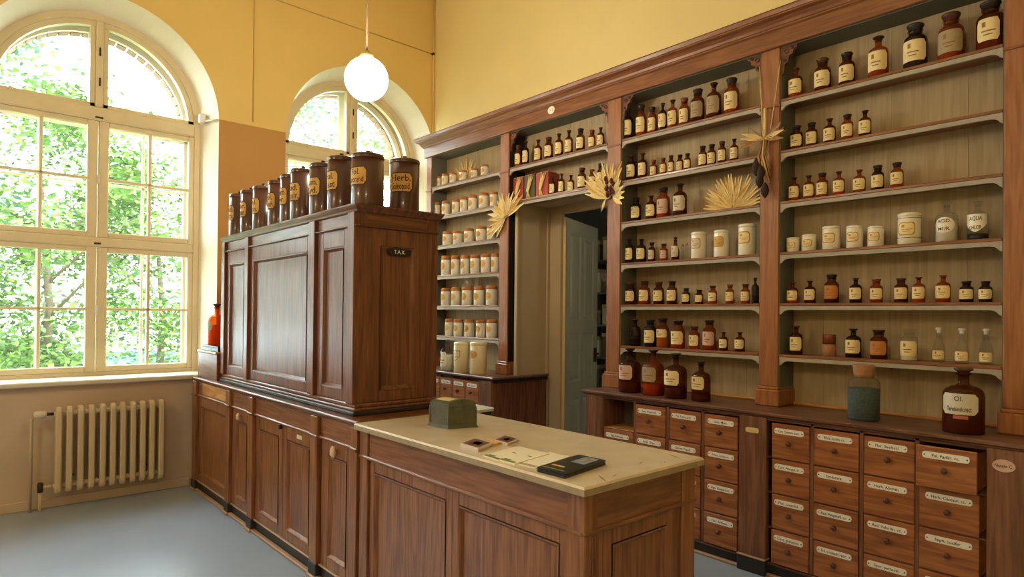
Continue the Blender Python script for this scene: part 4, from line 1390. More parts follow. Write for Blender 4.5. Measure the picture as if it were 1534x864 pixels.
# porcelain jars
for i, (u, vt, w) in enumerate([(1188, 355.7, 18), (1212, 351, 20.5), (1245.5, 338.4, 25), (1280.5, 337.6, 23), (1312, 338.4, 22), (1362.5, 318.4, 31)]):
    c, R, H = at(u, vt, w, 1.965, 4.06)
    d = ('small white porcelain jar', 'small white porcelain jar', 'white porcelain jar', 'white porcelain jar', 'white porcelain jar', 'large banded white jar')[i]
    jar(tuple(c), R, H, 'lid', d + ', ' + where('rightmost', 1.965, i), 'porcelain jars on the fourth shelf', band=(i == 5), lab='label_cream', span=(.28, .68))
c, R, H = at(1418.5, 302, 29, 1.965, 4.06)
bottle(tuple(c), R, H, 'big', dict(glass='clear_glass', stopper='clear_glass', label='porcelain', span=(.22, .60), fill='fill_white', level=.5, shape='oval', aw=1.0), 'clear bottle with round white label next to the shield-label bottle', 'clear bottles on the fourth shelf', text=['ACID.', 'MUR.'])
c, R, H = at(1465, 302, 27, 1.965, 4.06)
bottle(tuple(c), R, H, 'big', dict(glass='clear_glass', stopper='clear_glass', label='porcelain', span=(.20, .66), fill='fill_black', level=.16, shape='shield', aw=1.1), 'clear bottle with white shield label on fourth shelf of rightmost bay', 'clear bottles on the fourth shelf', text=['AQUA', 'CHLOR.'])
for i, (u, vt, w) in enumerate([(1047, 347, 22.5), (1081, 344, 22.5), (1119.5, 335, 25.5)]):
    c, R, H = at(u, vt, w, 1.965, 4.05)
    d = ('pale grey-labelled porcelain jar', 'porcelain jar with orange framed label', 'tallest porcelain jar with tan label')[i]
    jar(tuple(c), R, H, 'lid', d + ' on fourth shelf of middle bay', 'porcelain jars in the middle bay', lab=('label_white', 'label_ochre', 'label_cream')[i], span=(.36, .74))
for i, (u, vt) in enumerate(((1022.5, 366), (1029, 364))):
    c, R, H = at(u, vt, 5, 1.965, 4.09)
    t = thing('glass_vial', tuple(c), 'thin clear glass vial, %s of two on fourth shelf of middle bay' % ('left', 'right')[i], 'vial', 'glass vials on the fourth shelf')
    part('tube', MB().lathe([(R, 0), (R, H * .9)], tuple(c), 10), 'clear_glass', t)
    part('stopper', MB().lathe([(R * .8, H * .9), (R * .8, H)], tuple(c), 10), 'cork', t)
LEFT = {
    2.945: [(650, 264, 9), (658, 264, 7), (667, 260, 10.5), (678.7, 258.4, 10.5), (694, 255, 12), (710.7, 252.5, 11), (726.5, 246.7, 12)],
    2.615: [(654, 302.6, 12.5), (668, 301, 12.5), (683, 298, 11.5), (695, 294.5, 11.5), (708.6, 292, 13.5), (725, 288.6, 15.5), (740, 287, 12)],
    2.29: [(670.4, 346.7, 15), (686, 346, 15), (702.7, 342, 15), (721, 339, 16), (736, 338, 13)],
    1.965: [(668, 383, 14), (682.5, 382.5, 13), (697, 381.6, 14), (712, 381, 14.5), (728, 379.4, 15), (742, 379, 12)],
    1.64: [(667.7, 431, 14), (683.4, 430, 15), (700, 428.7, 15.5), (718, 428.4, 16), (736.7, 427, 17)],
    1.315: [(673, 477, 12.5), (687, 477.5, 14), (703.3, 477.5, 15.5), (720.5, 478.4, 14.7), (737, 477.8, 16.5)],
}
for z, its in LEFT.items():
    for i, (u, vt, w) in enumerate(its):
        c, R, H = at(u, vt, w, z, 4.055)
        jar(tuple(c), R, H, 'kraft', ('small ' if w < 11 else '') + 'white jar with tan cap, ' + where('leftmost', z, i), 'tan-capped jars in the leftmost bay', lab='label_ochre', frame=False, span=(.28, .66), shape='oval')


# things standing on the cabinet tops
def on_top(u, vt, vb, w, z=CZ):
    q = P(u, vb, 'Z', z + 0.001)
    R = w / 2 * depth(q) / FOC
    X = min(max(q.x + R * 0.5, 3.70 + R), 4.16 - R)
    c = Vector((X, P(u, vb, 'X', X).y, z))
    H = P(u, vt, 'X', X).z - z
    return tuple(c), R, H


BIG = dict(stopper='stopper_amber', glass='amber_glass', aw=.85, span=(.30, .62))
for i, (u, vt, vb, w, lab, fill, lev, d) in enumerate([
        (943.5, 521, 588, 33, 'label_pink', 'fill_brown', .25, 'leftmost large amber bottle with pinkish label on cabinet top'),
        (978.5, 523.4, 592, 33, 'label_grey', 'fill_red', .26, 'large amber bottle with red liquid and grey label on cabinet top'),
        (1012, 528.8, 597, 34, 'label_cream', 'fill_brown', .25, 'large amber bottle with square cream label beside red-liquid bottle'),
        (1050, 540.8, 601, 28, 'label_cream', 'fill_brown', .2, 'shortest of the four large amber bottles on cabinet top')]):
    c, R, H = on_top(u, vt, vb, w)
    bottle(c, R, H, 'big', dict(BIG, label=lab, fill=fill, level=lev, glass='amber_glass' if i != 1 else 'rust_glass', stopper='stopper_black'), d, 'large amber bottles on the cabinet top')
c, R, H = on_top(1443, 551, 649, 54)
t = bottle(c, R, H, 'big', dict(BIG, label='label_white', fill='fill_brown', level=.4, span=(.30, .62), aw=.95), 'large amber bottle lettered Ol. Terebinth. on cabinet top of rightmost bay', None, text=['Ol.', 'Terebinth.rect'])
m = MB()
patch(m, c, R + .0008, c[2] + .235 * H, c[2] + .285 * H, -.45, .25, 0, 6)
part('small_label', m, 'fill_pink', t)
c, R, H = on_top(1293.7, 546, 629.5, 44)
bottle(c, R, H, 'jar', dict(glass='clear_glass', stopper='cork', fill='fill_blue', level=.57), 'clear corked jar filled with blue-grey granules on cabinet top', None, name='jar', cat='jar')
c, R, H = on_top(669, 508, 556, 19)
bottle(c, R, H, 'big', dict(glass='clear_glass', stopper='clear_glass', label='porcelain', fill='fill_white', level=.5, aw=.9), 'clear bottle with white label on small cabinet left of door', None)
c, R, H = on_top(690.6, 511, 559, 22)
jar(c, R, H, 'lid', 'cream canister with lettered label between clear bottle and larger canister', 'cream canisters on the small cabinet', lab='porcelain_cream', body='porcelain_cream', span=(.38, .72), name='canister', shape='shield')
c, R, H = on_top(716.5, 510.6, 561, 25.5)
jar(c, R, H, 'lid', 'larger plain cream canister nearest the post left of door', 'cream canisters on the small cabinet', lab='label_ochre', body='porcelain_cream', span=(.48, .72), name='canister', frame=False, shape='oval')
# orange bottle on the tray
c = (1.752, 5.86, 1.252)
bottle(c, 0.070, 0.368, 'big', dict(glass='orange_glass', stopper='stopper_amber', label='label_grey', fill='fill_orange', level=.5, span=(.34, .60), shape='oval', aw=.8), 'bright orange bottle on black tray beside the window', None)

# packets with dried husks over the doorway
for i, (ua, ub, mt) in enumerate(((768, 783.5, 'book_red'), (785, 801, 'book_green'), (802.5, 821, 'book_red'))):
    q0, q1 = P(ua, 280, 'X', 4.03), P(ub, 280, 'X', 4.03)
    zt = P((ua + ub) / 2, (266, 262, 258)[i], 'X', 4.03).z
    t = thing('book', (4.08, (q0.y + q1.y) / 2, 2.615), ('red-bound book leaning leftmost, with husk, over the door', 'green-bound book with husk between two red ones over the door', 'red-bound book with husk beside the bottles over the door')[i], 'book', 'books on the shelf over the door')
    part('cover', MB().cbox(4.03, 4.15, q1.y, q0.y, 2.615, zt, 0.004), mt, t)
    part('pages', MB().cbox(4.034, 4.153, q1.y + .006, q0.y - .006, zt, zt + 0.003, 0.001), 'paper_white', t)
    ym = (q0.y + q1.y) / 2
    V = MB()
    for k in range(4):
        a = (k - 1.5) * 0.16
        V.tube([(4.022, ym + 0.03 - 0.02 * k, 2.62), (4.014, ym + 0.005 + math.sin(a) * .1 * .3, 2.70), (4.02, ym - 0.035 + math.sin(a) * .12, zt - 0.01 + 0.01 * (k % 2))], [0.004, 0.011, 0.003], 6)
    part('dried_husk', V, 'straw', t)


# ---- brown tins on the tall cabinet
def tin(left_u, top_v, X, dia, i, label, text=None):
    R = dia / 2
    y = 4.0
    for _ in range(12):
        d = depth((X, y, 2.2))
        q = P(left_u + R / d * FOC, top_v, 'X', X)
        y = q.y
    H = P(left_u + R / depth((X, y, 2.3)) * FOC, top_v, 'X', X).z - UZ
    c = (X, y, UZ)
    t = thing('tin_canister', c, label, 'tin', 'brown lettered tins on the tall cabinet')
    part('body', MB().lathe([(R * .985, 0), (R, .008), (R, H - .012)], c, 28), 'tin_brown', t)
    part('rim', MB().lathe([(R * 1.0, .0), (R * 1.006, .003), (R * 1.0, .008)], c, 28, cap=False), 'tin_rim', t)
    lid = part('lid', MB().lathe([(R * 1.012, H - .026), (R * 1.02, H - .022), (R * 1.02, H - .006), (R * .98, H), (R * .3, H + .004)], c, 28), 'tin_brown', t)
    part('lid_knob', MB().lathe([(.006, H), (.006, H + .016), (.014, H + .020), (.012, H + .028), (.004, H + .030)], c, 10), 'tin_rim', lid)
    m = MB()
    h0, h1 = H * .37, H * .73
    sp = 0.82
    # a label that faces the customer side, turned towards the room
    m2 = MB()
    patch(m2, (0, 0, 0), R + .0006, h0, h1, -sp, sp, 1, 10, 'round')
    patch(m2, (0, 0, 0), R + .0011, h0 + .006, h1 - .006, -sp + .05, sp - .05, 0, 10, 'round')
    if text:
        h = (h1 - h0 - .02)
        for j, s in enumerate(text):
            v, f = text_mesh(s, h * .56, R * 1.35)
            zc = h1 - .01 - h * (.5 + j) / 2
            m2.add([(-(R + .0016) * math.cos(-x / R), (R + .0016) * math.sin(-x / R), zc + yv) for x, yv, _ in v], f, 2)
    a = label_turn[i]
    m2.v = [(c[0] + x * math.cos(a) - yv * math.sin(a), c[1] + x * math.sin(a) + yv * math.cos(a), c[2] + z) for x, yv, z in m2.v]
    part('label', m2, ['label_ochre', 'print_dark', 'print_dark'], t)
    return t


label_turn = [-0.05, 0.0, 0.05, 0.05, 0.0, 0.12, 0.12, 0.05, 0.22, 0.75]
TN = [(344.5, 292), (361.5, 286.5), (379.5, 280.5), (402.5, 272.5), (420.5, 263.5), (436, 255.5), (464.5, 247.5), (491.5, 237), (527, 233)]
TT = [['Rad.', 'Alth.'], ['Flor.', 'Rosar.'], ['Fol.', 'Sen.'], ['Fol.', 'Menth.'], ['Herb.', 'Ser.'], ['Rad.', 'Liquir.'], ['Sem.', 'Cyd.'], ['Fol.', 'Tast'], ['Fol.', 'Laborand.']]
for i, (lu, tv) in enumerate(TN):
    dia = 0.150 if i < 5 else (0.165 if i < 8 else 0.182)
    tin(lu, tv, 1.69 + dia / 2, dia, i, '%s brown lettered tin from the window, in the row on tall cabinet' % ORD[i], TT[i])
tin(584, 241, 2.09, 0.182, 9, 'brown tin lettered Herb. Galeopsid., alone at right end of tall cabinet', ['Herb.', 'Galeopsid.'])

# ================================================================== things on the stone top
ZS = 0.976
# green chest
q = P(703, 641, 'Z', ZS)
gx0, gy0 = 1.885, 2.60
GX, GY, GH = 0.185, 0.205, 0.135
ch = thing('chest', (1.98, 2.70, ZS), 'small worn green metal chest with domed lid on the stone top', 'chest')
k0, kl, kr = P(671, 643, 'Z', ZS), P(640.5, 637, 'Z', ZS), P(716, 639.5, 'Z', ZS)
ex, ey = (kr - k0).normalized(), (kl - k0).normalized()
hx, hy = (kr - k0).length / 2 - .008, (kl - k0).length / 2 - .008
cc = (kr + kl) / 2


def cp(a, b, z):
    p = cc + ex * a + ey * b
    return (p.x, p.y, ZS + z)


def obox(m, a0, a1, b0, b1, z0, z1, fl=0.0, mi=0):
    v = [cp(a0 - fl, b0 - fl, z0), cp(a1 + fl, b0 - fl, z0), cp(a1 + fl, b1 + fl, z0), cp(a0 - fl, b1 + fl, z0), cp(a0, b0, z1), cp(a1, b0, z1), cp(a1, b1, z1), cp(a0, b1, z1)]
    m.add(v, [(3, 2, 1, 0), (4, 5, 6, 7), (0, 1, 5, 4), (1, 2, 6, 5), (2, 3, 7, 6), (3, 0, 4, 7)], mi)


m = MB()
obox(m, -hx, hx, -hy, hy, 0.018, 0.098)
part('body', m, 'chest_green', ch)
m = MB()
obox(m, -hx - .002, hx + .002, -hy - .002, hy + .002, 0, 0.018, 0.008)
part('foot', m, 'chest_green', ch)
m = MB()
obox(m, -hx - .003, hx + .003, -hy - .003, hy + .003, 0.096, 0.106)
part('rim', m, 'chest_green', ch)
for a, b in ((-hx, -hy), (hx, -hy), (-hx, hy), (hx, hy)):
    m = MB()
    obox(m, a - .004, a + .004, b - .004, b + .004, 0.016, 0.096)
    part('corner_strip', m, 'chest_green', ch)
m = MB()
prf = [(-hx, 0.106), (-hx, 0.125)] + [(-hx * math.cos(t), 0.122 + 0.022 * math.sin(t)) for t in [PI * k / 10 for k in range(1, 10)]] + [(hx, 0.125), (hx, 0.106)]
m.prism(prf, lambda a, z, b: cp(a, b, z), -hy, hy)
lid = part('lid', m, 'chest_green', ch)
m = MB()
pa = [-.80, -.62, -.44, -.26, -.08]
for a0, a1 in zip(pa, pa[1:]):
    z0, z1 = [.1232 + .022 * math.sqrt(1 - q_ * q_) for q_ in (a0, a1)]
    m.add([cp(hx * a0, -hy * .75, z0), cp(hx * a1, -hy * .75, z1), cp(hx * a1, hy * .75, z1), cp(hx * a0, hy * .75, z0)], [(0, 1, 2, 3)])
part('paper_slip', m, 'paper_yellow', lid)

FLAT = {}


def sheet(name, corners, h, mat, label, cat, group=None, prints=(), z=ZS, thick=None, layers=1):
    """flat paper thing from four pixel corners on the stone top; prints: (a0,a1,b0,b1,mat) in its own frame"""
    pts = [P(u, v, 'Z', z) for u, v in corners]
    c = sum(pts, Vector()) / 4
    t = thing(name, (c.x, c.y, z), label, cat, group)
    e1 = ((pts[1] - pts[0]) + (pts[2] - pts[3])) / 2
    e2 = ((pts[3] - pts[0]) + (pts[2] - pts[1])) / 2
    o = c - e1 / 2 - e2 / 2

    def g(a, b, zz):
        p = o + e1 * a + e2 * b
        return (p.x, p.y, z + zz)
    for k in range(layers):
        m = MB()
        j = 0.012 * (k % 3 - 1) if layers > 1 else 0
        z0, z1 = h * k / layers, h * (k + 1) / layers
        v = [g(a + j, b - j, zz) for zz in (z0, z1) for a, b in ((0, 0), (1, 0), (1, 1), (0, 1))]
        m.add(v, [(3, 2, 1, 0), (4, 5, 6, 7), (0, 1, 5, 4), (1, 2, 6, 5), (2, 3, 7, 6), (3, 0, 4, 7)])
        part('sheet', m, mat, t)
    for a0, a1, b0, b1, mt in prints:
        m = MB().add([g(a0, b0, h + .0004), g(a1, b0, h + .0004), g(a1, b1, h + .0004), g(a0, b1, h + .0004)], [(0, 1, 2, 3)])
        part('picture', m, mt, t)
    return t


sheet('postcard_stack', [(690, 669), (716, 677), (738, 668.5), (711, 661)], 0.016, 'card_pink', 'left stack of postcards with brown picture on the stone top', 'postcards', 'postcards on the stone top', [(.06, .94, .06, .94, 'card_brown'), (.35, .75, .3, .7, 'label_pink')], layers=4)
sheet('postcard_stack', [(714, 665.5), (739, 674), (757, 667), (730, 659.5)], 0.012, 'card_pink', 'middle stack of postcards with tan picture between two brown ones', 'postcards', 'postcards on the stone top', [(.06, .94, .06, .94, 'card_tan')], z=ZS, layers=3) if False else None
sheet('postcard_stack', [(740, 662), (760, 668), (777, 661), (756, 655.5)], 0.012, 'card_pink', 'right stack of postcards with brown picture near the green chest', 'postcards', 'postcards on the stone top', [(.06, .94, .06, .94, 'card_brown'), (.4, .7, .3, .7, 'label_pink')], layers=3)
sheet('postcard_stack', [(724, 663), (742, 668.5), (753, 664), (735, 658.5)], 0.010, 'card_tan', 'tan postcards between the two brown-pictured stacks', 'postcards', 'postcards on the stone top', [(.06, .94, .06, .94, 'card_tan')], layers=2)
LF = [([(722, 683.5), (748, 690), (800, 676), (778, 668.5)], 0.0035), ([(745, 690), (772, 696), (822, 681), (800, 675)], 0.005), ([(772, 696), (800, 700.5), (856, 685), (822, 676.5)], 0.0025)]
for i, (q, h) in enumerate(LF):
    sheet('leaflet', q, h, 'paper_white', ('left', 'middle', 'right')[i] + ' cream leaflet with green plant print on the stone top', 'leaflet', 'leaflets on the stone top', [(.0, .9, .02, .10, 'print_green'), (.10, .5, .10, .16, 'print_green'), (.55, .8, .55, .59, 'print_green')] if i < 2 else [(.1, .9, .03, .12, 'label_grey')], layers=1)
sheet('booklet_stack', [(806, 707), (845, 717.5), (908, 696.5), (866, 688)], 0.020, 'booklet_black', 'stack of black booklets near the counter corner', 'booklets', None, [(.35, .85, .55, .95, 'booklet_photo'), (.15, .6, .22, .28, 'label_ochre'), (.1, .85, .06, .10, 'print_green')], layers=5)

# ---- side table behind the counter
sd = thing('side_table', (2.62, 3.75, 0), 'white-topped side table behind the counter block', 'table')
m = MB()
out = [(2.36, 3.38), (2.80, 3.38)] + [(2.80 + 0.06 * math.sin(t), 3.44 - 0.06 * math.cos(t)) for t in [PI / 2 * k / 5 for k in range(1, 6)]] + [(2.86, 4.35), (2.36, 4.35)]
m.prism(out, lambda a, b, z: (a, b, z), 0.885, 0.902)
part('table_top', m, 'marble_white', sd)
part('apron', MB().prism([(x + (0.012 if x < 2.5 else -0.012), y + (0.012 if y < 3.8 else -0.012)) for x, y in out], lambda a, b, z: (a, b, z), 0.845, 0.885), 'black_plinth', sd)
for x, y in ((2.40, 3.46), (2.80, 3.46), (2.40, 4.29), (2.80, 4.29)):
    part('leg', MB().tube([(x, y, 0), (x, y, 0.845)], [0.014, 0.022], 8), 'black_plinth', sd)

# ================================================================== dried plants
def blade(m, o, d, nrm, L, w, bend=0.0, mi=0, tipw=0.15):
    """dried leaf: folded along its midrib, tapering to a point"""
    o, d, nrm = Vector(o), Vector(d).normalized(), Vector(nrm).normalized()
    s = d.cross(nrm).normalized()
    V, F = [], []
    N = 5
    for k in range(N + 1):
        t = k / N
        p = o + d * (L * t) + nrm * (bend * L * t * t)
        ww = w * (0.25 + 1.5 * t if t < 0.5 else 1.0 * (1 - t) * 2) if k < N else w * tipw
        V += [p - s * ww / 2 + nrm * ww * .22, p, p + s * ww / 2 + nrm * ww * .22]
    for k in range(N):
        F += [(3 * k, 3 * k + 1, 3 * k + 4, 3 * k + 3), (3 * k + 1, 3 * k + 2, 3 * k + 5, 3 * k + 4)]
    m.add(V, F, mi)


NX = Vector((-1, 0, 0))


def fan(name, c, L, a0, a1, n, w, mats, label, parent=None, jit=0.1):
    t = thing(name, c, label, 'dried plant')
    for k in range(n):
        a = math.radians(a0 + (a1 - a0) * k / (n - 1))
        d = Vector((-0.08 + 0.05 * (k % 3), -math.cos(a), math.sin(a)))
        m = MB()
        blade(m, Vector(c) + NX * (0.004 * (k % 3)), d, NX, L * random.uniform(1 - jit, 1 + jit * .5), w, random.uniform(-.03, .05))
        part('leaf', m, mats[k % len(mats)], t)
    return t


# palm fan on the third shelf
q = P(1097, 309, 'X', 4.02)
t = fan('palm_fan', (4.025, q.y, 2.292), 0.235, 6, 174, 25, 0.042, ['straw', 'straw', 'straw_orange', 'straw'], 'dried palm fan standing on third shelf of middle bay')
part('stalk', MB().tube([(4.022, q.y, 2.291), (4.018, q.y, 2.312)], 0.012, 8), 'straw_orange', t)
# fan leaning high in the leftmost bay
q = P(695, 262, 'X', 4.10)
t = fan('palm_fan', (4.145, q.y, 2.947), 0.275, 35, 150, 15, 0.036, ['straw', 'straw_orange', 'straw'], 'dried leaf fan behind small jars on top shelf of leftmost bay')
part('stalk', MB().tube([(4.145, q.y, 2.946), (4.143, q.y, 2.966)], 0.010, 8), 'straw_orange', t)
# sheaf on the post left of the door
q = P(757, 325, 'X', XP - 0.02)
c = (XP - 0.012, q.y, q.z)
t = fan('leaf_sheaf', c, 0.29, 20, 235, 17, 0.055, ['straw', 'label_ochre', 'straw', 'label_cream'], 'dried straw leaf sheaf tied to the post left of the door', jit=.25)
part('tie', MB().tube([(c[0] - .012, c[1] + .02, c[2] - .01), (c[0] - .016, c[1], c[2] + .005), (c[0] - .012, c[1] - .02, c[2] + .012)], 0.008, 6), 'straw_orange', t)
# sheaf with purple heads on the post right of the door
q = P(912, 297, 'X', XP - 0.02)
c = (XP - 0.012, q.y, q.z)
t = fan('leaf_sheaf', c, 0.29, 58, 165, 16, 0.05, ['straw', 'straw_orange', 'straw'], 'dried leaf sheaf with purple flower heads on post right of door', jit=.2)
for k, a in enumerate((40, 22, 5, -12, -30, 48)):
    a = math.radians(a)
    m = MB()
    blade(m, (c[0] - .03, c[1] - 0.06, c[2] - .0), (-.3, -math.cos(a), math.sin(a)), NX, 0.17, 0.05, .05)
    part('leaf', m, 'label_cream' if k % 2 else 'straw', t)
for k in range(12):
    m = MB()
    p = Vector((c[0] - .05 - .02 * random.random(), c[1] - .05 + random.uniform(-.05, .035), c[2] + .06 + random.uniform(-.06, .09)))
    m.lathe([(.004, -.02), (.014, -.01), (.016, .004), (.008, .02), (.002, .026)], tuple(p), 7)
    part('flower_head', m, 'dried_purple', t)
m = MB()
blade(m, (c[0] - .02, c[1] + .02, c[2]), (-.1, .35, -1), NX, 0.11, 0.03)
part('leaf', m, 'straw', t)
# hanging bunch with its cord on the post between the right-hand bays
q = P(1147, 205, 'X', XP - 0.02)
top = Vector((XP - 0.03, q.y, q.z))
t = thing('hanging_bunch', (XP - 0.03, q.y, q.z - 0.3), 'dried bunch with dark pods hanging by cord from post between right bays', 'dried plant')
za = P(1140, 100, 'X', XP).z
part('cord', MB().tube([(XP - .006, 2.062, za), tuple(top + Vector((0, 0.004, -.18)))], 0.003, 5), 'straw', t)
part('cord', MB().tube([(XP - .006, 1.922, za), tuple(top + Vector((0, -0.004, -.18)))], 0.003, 5), 'straw', t)
zr0 = P(1147, 160, 'X', XP - .03).z
part('stem', MB().tube([tuple(top + Vector((0, 0, -.10))), (top.x, top.y, P(1147, 162, 'X', XP - .03).z)], 0.010, 8), 'straw', t)
zb = P(1147, 208, 'X', XP - .03).z
for k in range(22):
    a = math.radians(random.choice((random.uniform(-20, 40), random.uniform(135, 200), random.uniform(150, 190))))
    m = MB()
    blade(m, (top.x, top.y, zb), (random.uniform(-.3, .1), -math.cos(a), math.sin(a)), NX, random.uniform(.08, .17), 0.014, .08)
    part('leaf', m, ('dried_tan', 'straw_orange', 'dried_tan')[k % 3], t)
for k, a in enumerate((8, -12, 172, 196, 160, 30)):
    a = math.radians(a)
    m = MB()
    blade(m, (top.x - .01, top.y, zb), (-.2, -math.cos(a), math.sin(a)), NX, .15, 0.036, .06)
    part('leaf', m, ('straw', 'dried_tan')[k % 2], t)
for k in range(14):
    m = MB()
    y = top.y + random.uniform(-.05, .05)
    pts = [(top.x - .01, top.y, zb), (top.x - .03 - .02 * random.random(), (top.y + y) / 2 + .01, zb - .12), (top.x - .02, y, zb - random.uniform(.2, .34))]
    m.tube(pts, [.006, .008, .003], 5)
    part('stalk', m, ('dried_tan', 'dried_purple', 'straw_orange')[k % 3], t)
for u, v_, L in ((1140, 258, .13), (1133, 250, .12), (1146, 285, .10), (1138, 270, .10)):
    p = P(u, v_, 'X', XP - .06)
    m = MB().lathe([(.004, -L / 2), (.022, -L / 4), (.027, 0), (.02, L / 4), (.005, L / 2)], tuple(p), 9)
    part('seed_pod', m, 'dried_dark', t)

# ================================================================== radiator and fittings under the window
rd = thing('radiator', (1.0, 6.05, 0.0), 'cream ribbed column radiator under the large window', 'radiator')
RY = 6.065
xs = [P(u, 660, 'Y', RY).x for u in (87, 103, 120, 136.5, 153, 168, 183, 198, 212.5, 226, 240)]
for x in xs:
    m = MB()
    w = 0.021
    pr = []
    H0, H1 = 0.125, 0.80
    for k in range(7):
        t_ = PI * k / 6
        pr.append((0.055 * math.cos(t_), H1 - 0.04 + 0.04 * math.sin(t_)))
    for k in range(7):
        t_ = PI + PI * k / 6
        pr.append((0.055 * math.cos(t_), H0 + 0.04 + 0.04 * math.sin(t_)))
    n = len(pr)
    V, F = [], []
    for s, ins in ((-w, .010), (-w * .55, 0), (w * .55, 0), (w, .010)):
        for a, z in pr:
            zz = (z - .4625) * (1 - ins / .34) + .4625
            V.append((x + s, RY + a * (1 - ins / .06), zz))
    for j in range(3):
        F += [(j * n + i, j * n + (i + 1) % n, (j + 1) * n + (i + 1) % n, (j + 1) * n + i) for i in range(n)]
    F += [tuple(range(n))[::-1], tuple(range(3 * n, 4 * n))]
    m.add(V, F, 0, False)
    part('column', m, 'radiator_paint', rd)
for z in (0.185, 0.745):
    m = MB().tube([(xs[0] - .03, RY, z), (xs[-1] + .03, RY, z)], 0.021, 12)
    part('connecting_tube', m, 'radiator_paint', rd)
zv = 0.745
m = MB().tube([(xs[0] - .03, RY, zv), (xs[0] - .10, RY, zv)], 0.012, 10)
part('valve_body', m, 'metal_dark', rd)
V = MB().lathe([(.022, 0), (.030, .01), (.032, .05), (.026, .075), (.01, .082)], n=14)
part('valve_knob', MB().add([(xs[0] - .075 - z, RY - .0 + x_, zv + y_) for x_, y_, z in V.v], V.f, 0, True), 'sill_paint', rd)
xp = P(46, 690, 'Y', 6.10).x
m = MB().tube([(xs[0] - .155, RY, zv), (xp + .03, RY + .02, zv - .005), (xp, RY + .03, zv - .035), (xp, RY + .03, 0.0)], 0.011, 10)
part('supply_pipe', m, 'radiator_paint', rd)
xq = P(60, 735, 'Y', 6.07).x
m = MB().tube([(xs[0] - .02, RY, .185), (xq, RY, .185)], 0.012, 10)
part('valve_body', m, 'radiator_paint', rd)
m = MB().lathe([(.018, .15), (.020, .17), (.020, .215), (.012, .225)], (xq, RY, 0), 10)
part('return_valve', m, 'metal_dark', rd)
part('return_pipe', MB().tube([(xq, RY, 0), (xq, RY, .15)], 0.012, 10), 'radiator_paint', rd)
for x in (xs[1] + .03, xs[-2] - .03):
    part('wall_bracket', MB().cbox(x - .01, x + .01, RY + .02, YW - .003, .24, .26, .002), 'metal_dark', rd)

# ================================================================== lamps, cables, sensor
def pendant(x, y, z, label):
    t = thing('pendant_lamp', (x, y, z), label, 'lamp', 'globe pendant lamps')
    R = 0.148
    pr = [(max(.002, R * math.sin(PI * k / 18)), -R * math.cos(PI * k / 18)) for k in range(19)]
    part('globe', MB().lathe(pr, (x, y, z), 32, cap=False), 'globe_lit', t)
    part('holder', MB().lathe([(.05, R - .006), (.045, R + .02), (.02, R + .045), (.012, R + .05)], (x, y, z), 16), 'metal_brass', t)
    part('rod', MB().tube([(x, y, z + R + .045), (x, y, ZC - .03)], .007, 8), 'cord_grey', t)
    part('ceiling_rose', MB().lathe([(.05, ZC - z - .035), (.06, ZC - z - .01), (.06, ZC - z)], (x, y, z), 16), 'metal_brass', t)
    return t


q = P(549, 118.5, 'Y', 3.98)
pendant(q.x, q.y, q.z, 'lit white globe pendant hanging above the counter block')
pendant(-0.4, 0.5, q.z, 'added unseen globe pendant giving fill light near the front of the room')  # added out of frame as fill for the shelves and drawers
pendant(-1.5, 3.6, q.z, 'added unseen globe pendant giving fill light over the left of the room')  # another added pendant, unseen, more fill from the left

yc = YW - 0.006
cb = MB()
a, b = P(381, 0, 'Y', yc), P(382, 183, 'Y', yc)
tag(part('wall_cable', MB().tube([(a.x, yc, ZC), (a.x, yc, b.z)], .005, 6), 'cable_tan', None), 'thin vertical cable on the yellow wall between the windows', 'cable', 'cables on the yellow wall')
a, b = P(414.7, 0, 'Y', yc), P(648, 81, 'Y', yc)
d = (a - b) * 1.2
tag(part('wall_cable', MB().tube([(b.x + d.x, yc, b.z + d.z), (b.x - .01, yc, b.z)], .005, 6), 'cable_tan', None), 'thin slanting cable above the second window', 'cable', 'cables on the yellow wall')
m = MB().lathe([(.02, -.012), (.022, 0), (.012, .012)], (b.x, yc - .01, b.z), 10)
tag(part('cable_clip', m, 'metal_dark', None), 'small dark cable clip in the yellow wall corner', 'clip')
tag(part('corner_pipe', MB().tube([(XW - .02, YW - .02, FZ + .15), (XW - .02, YW - .02, ZC)], .008, 8), 'paint_yellow', None), 'thin yellow painted pipe in the wall corner', 'pipe')
q = P(304, 178, 'Y', 6.40)
sn = thing('sensor_box', (q.x, 6.40, q.z), 'small white alarm sensor on the window reveal', 'sensor')
part('housing', MB().cbox(q.x - .035, q.x + .02, 6.36, 6.44, q.z - .045, q.z + .045, .012), 'plastic_white', sn)
a = P(326, 178, 'Y', YW)
part('conduit', MB().tube([(q.x + .01, 6.36, q.z - .03), (q.x + .035, 6.27, q.z - .035), (a.x - .004, YW - .002, a.z - .01)], .011, 8), 'plastic_white', sn)

# ================================================================== outside the windows
struct(part('ground_outside', MB().box(-14, 16, YB + 0.05, 34, -0.9, -0.8), 'lawn'))


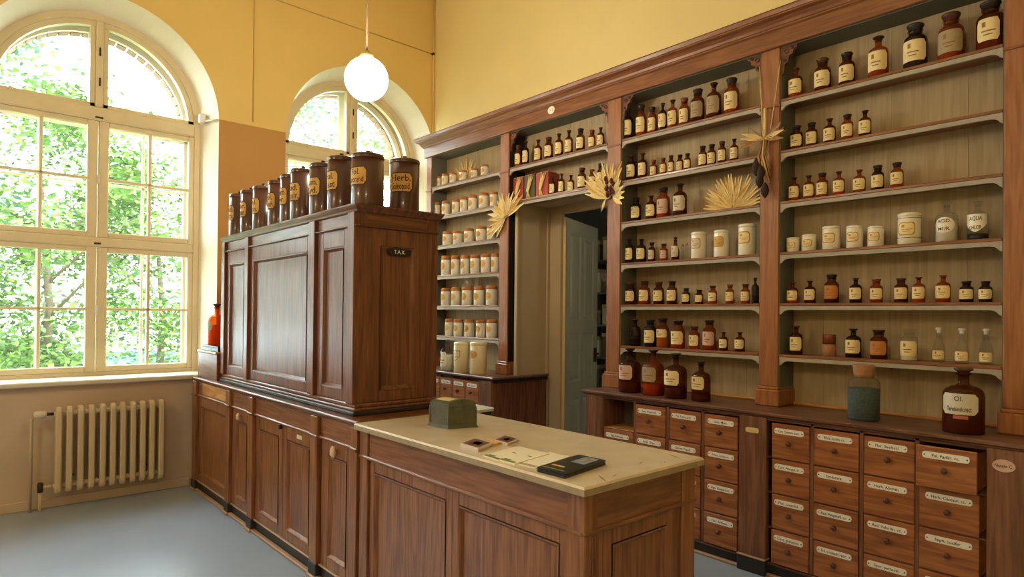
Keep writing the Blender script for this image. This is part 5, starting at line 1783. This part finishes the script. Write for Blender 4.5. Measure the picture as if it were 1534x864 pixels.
def tree(x, y, h, r, mats, label, n=1500, seed=0, low=0.2):
    rnd = random.Random(seed)
    t = thing('tree', (x, y, -0.8), label, 'tree', 'trees outside the windows')
    part('trunk', MB().tube([(x, y, -0.8), (x + .1, y, h * .3), (x - .05, y, h * .75)], [.09, .07, .03], 8), 'bark', t)
    for k in range(3):
        a = rnd.uniform(0, 6.28)
        part('branch', MB().tube([(x, y, h * (.25 + .12 * k)), (x + r * .4 * math.cos(a), y + r * .4 * math.sin(a), h * (.45 + .1 * k)), (x + r * .8 * math.cos(a), y + r * .8 * math.sin(a), h * (.55 + .1 * k))], [.035, .02, .008], 6), 'bark', t)
    clumps = []
    for k in range(44):
        th, ph = rnd.uniform(0, 2 * PI), rnd.uniform(-1, 1)
        q_ = rnd.uniform(.35, 1) * r
        clumps.append((x + q_ * math.cos(th) * math.sqrt(1 - ph * ph), y + q_ * math.sin(th) * math.sqrt(1 - ph * ph), h * (low + (1 - low) / 2) + ph * h * (1 - low) / 2, rnd.uniform(.3, .75) * r * .55))
    for mi, mt in enumerate(mats):
        m = MB()
        V, F = [], []
        for k in range(n // len(mats)):
            cx_, cy_, cz_, cr_ = clumps[rnd.randrange(len(clumps))]
            p = Vector((cx_ + rnd.gauss(0, cr_ * .5), cy_ + rnd.gauss(0, cr_ * .5), cz_ + rnd.gauss(0, cr_ * .42)))
            d = Vector((rnd.gauss(0, 1), rnd.gauss(0, 1), rnd.gauss(-.3, .5))).normalized()
            s = d.cross(Vector((rnd.gauss(0, .4), rnd.gauss(0, .4), 1))).normalized()
            L = rnd.uniform(.08, .16)
            W = L * .32
            i = len(V)
            V += [p, p + d * L * .5 + s * W, p + d * L, p + d * L * .5 - s * W]
            F.append((i, i + 1, i + 2, i + 3))
        m.add(V, F)
        o = part('foliage', m, mt, t)
        o['kind'] = 'stuff'
    return t


tree(-1.0, 12.0, 6.8, 2.2, ('leaf_light', 'leaf_blue'), 'leafy tree seen through the left panes of the large window', 17000, 1)
tree(1.2, 13.5, 5.2, 2.1, ('leaf_light', 'leaf_mid'), 'leafy tree seen through the middle of the large window', 17000, 2, .1)
tree(3.3, 15.0, 4.6, 2.2, ('leaf_mid', 'leaf_light'), 'light green tree seen through the right panes of the large window', 15000, 3, .05)
tree(5.6, 14.5, 7.2, 2.0, ('leaf_light', 'leaf_blue'), 'tall pale tree seen through the second window', 8000, 4, .3)
tree(8.2, 15.5, 6.4, 2.2, ('leaf_mid', 'leaf_light'), 'distant tree at the right edge of the second window', 7000, 5)
fn = thing('garden_fence', (1.5, 16.5, -0.8), 'low blue-grey fence behind the garden trees', 'fence')
for k in range(9):
    part('fence_panel', MB().cbox(-6 + k * 1.6, -4.45 + k * 1.6, 17.2, 17.24, -0.7, 0.6), 'fence_blue', fn)
    part('fence_post', MB().cbox(-6.06 + k * 1.6, -5.99 + k * 1.6, 17.18, 17.26, -0.8, 0.7), 'bark', fn)
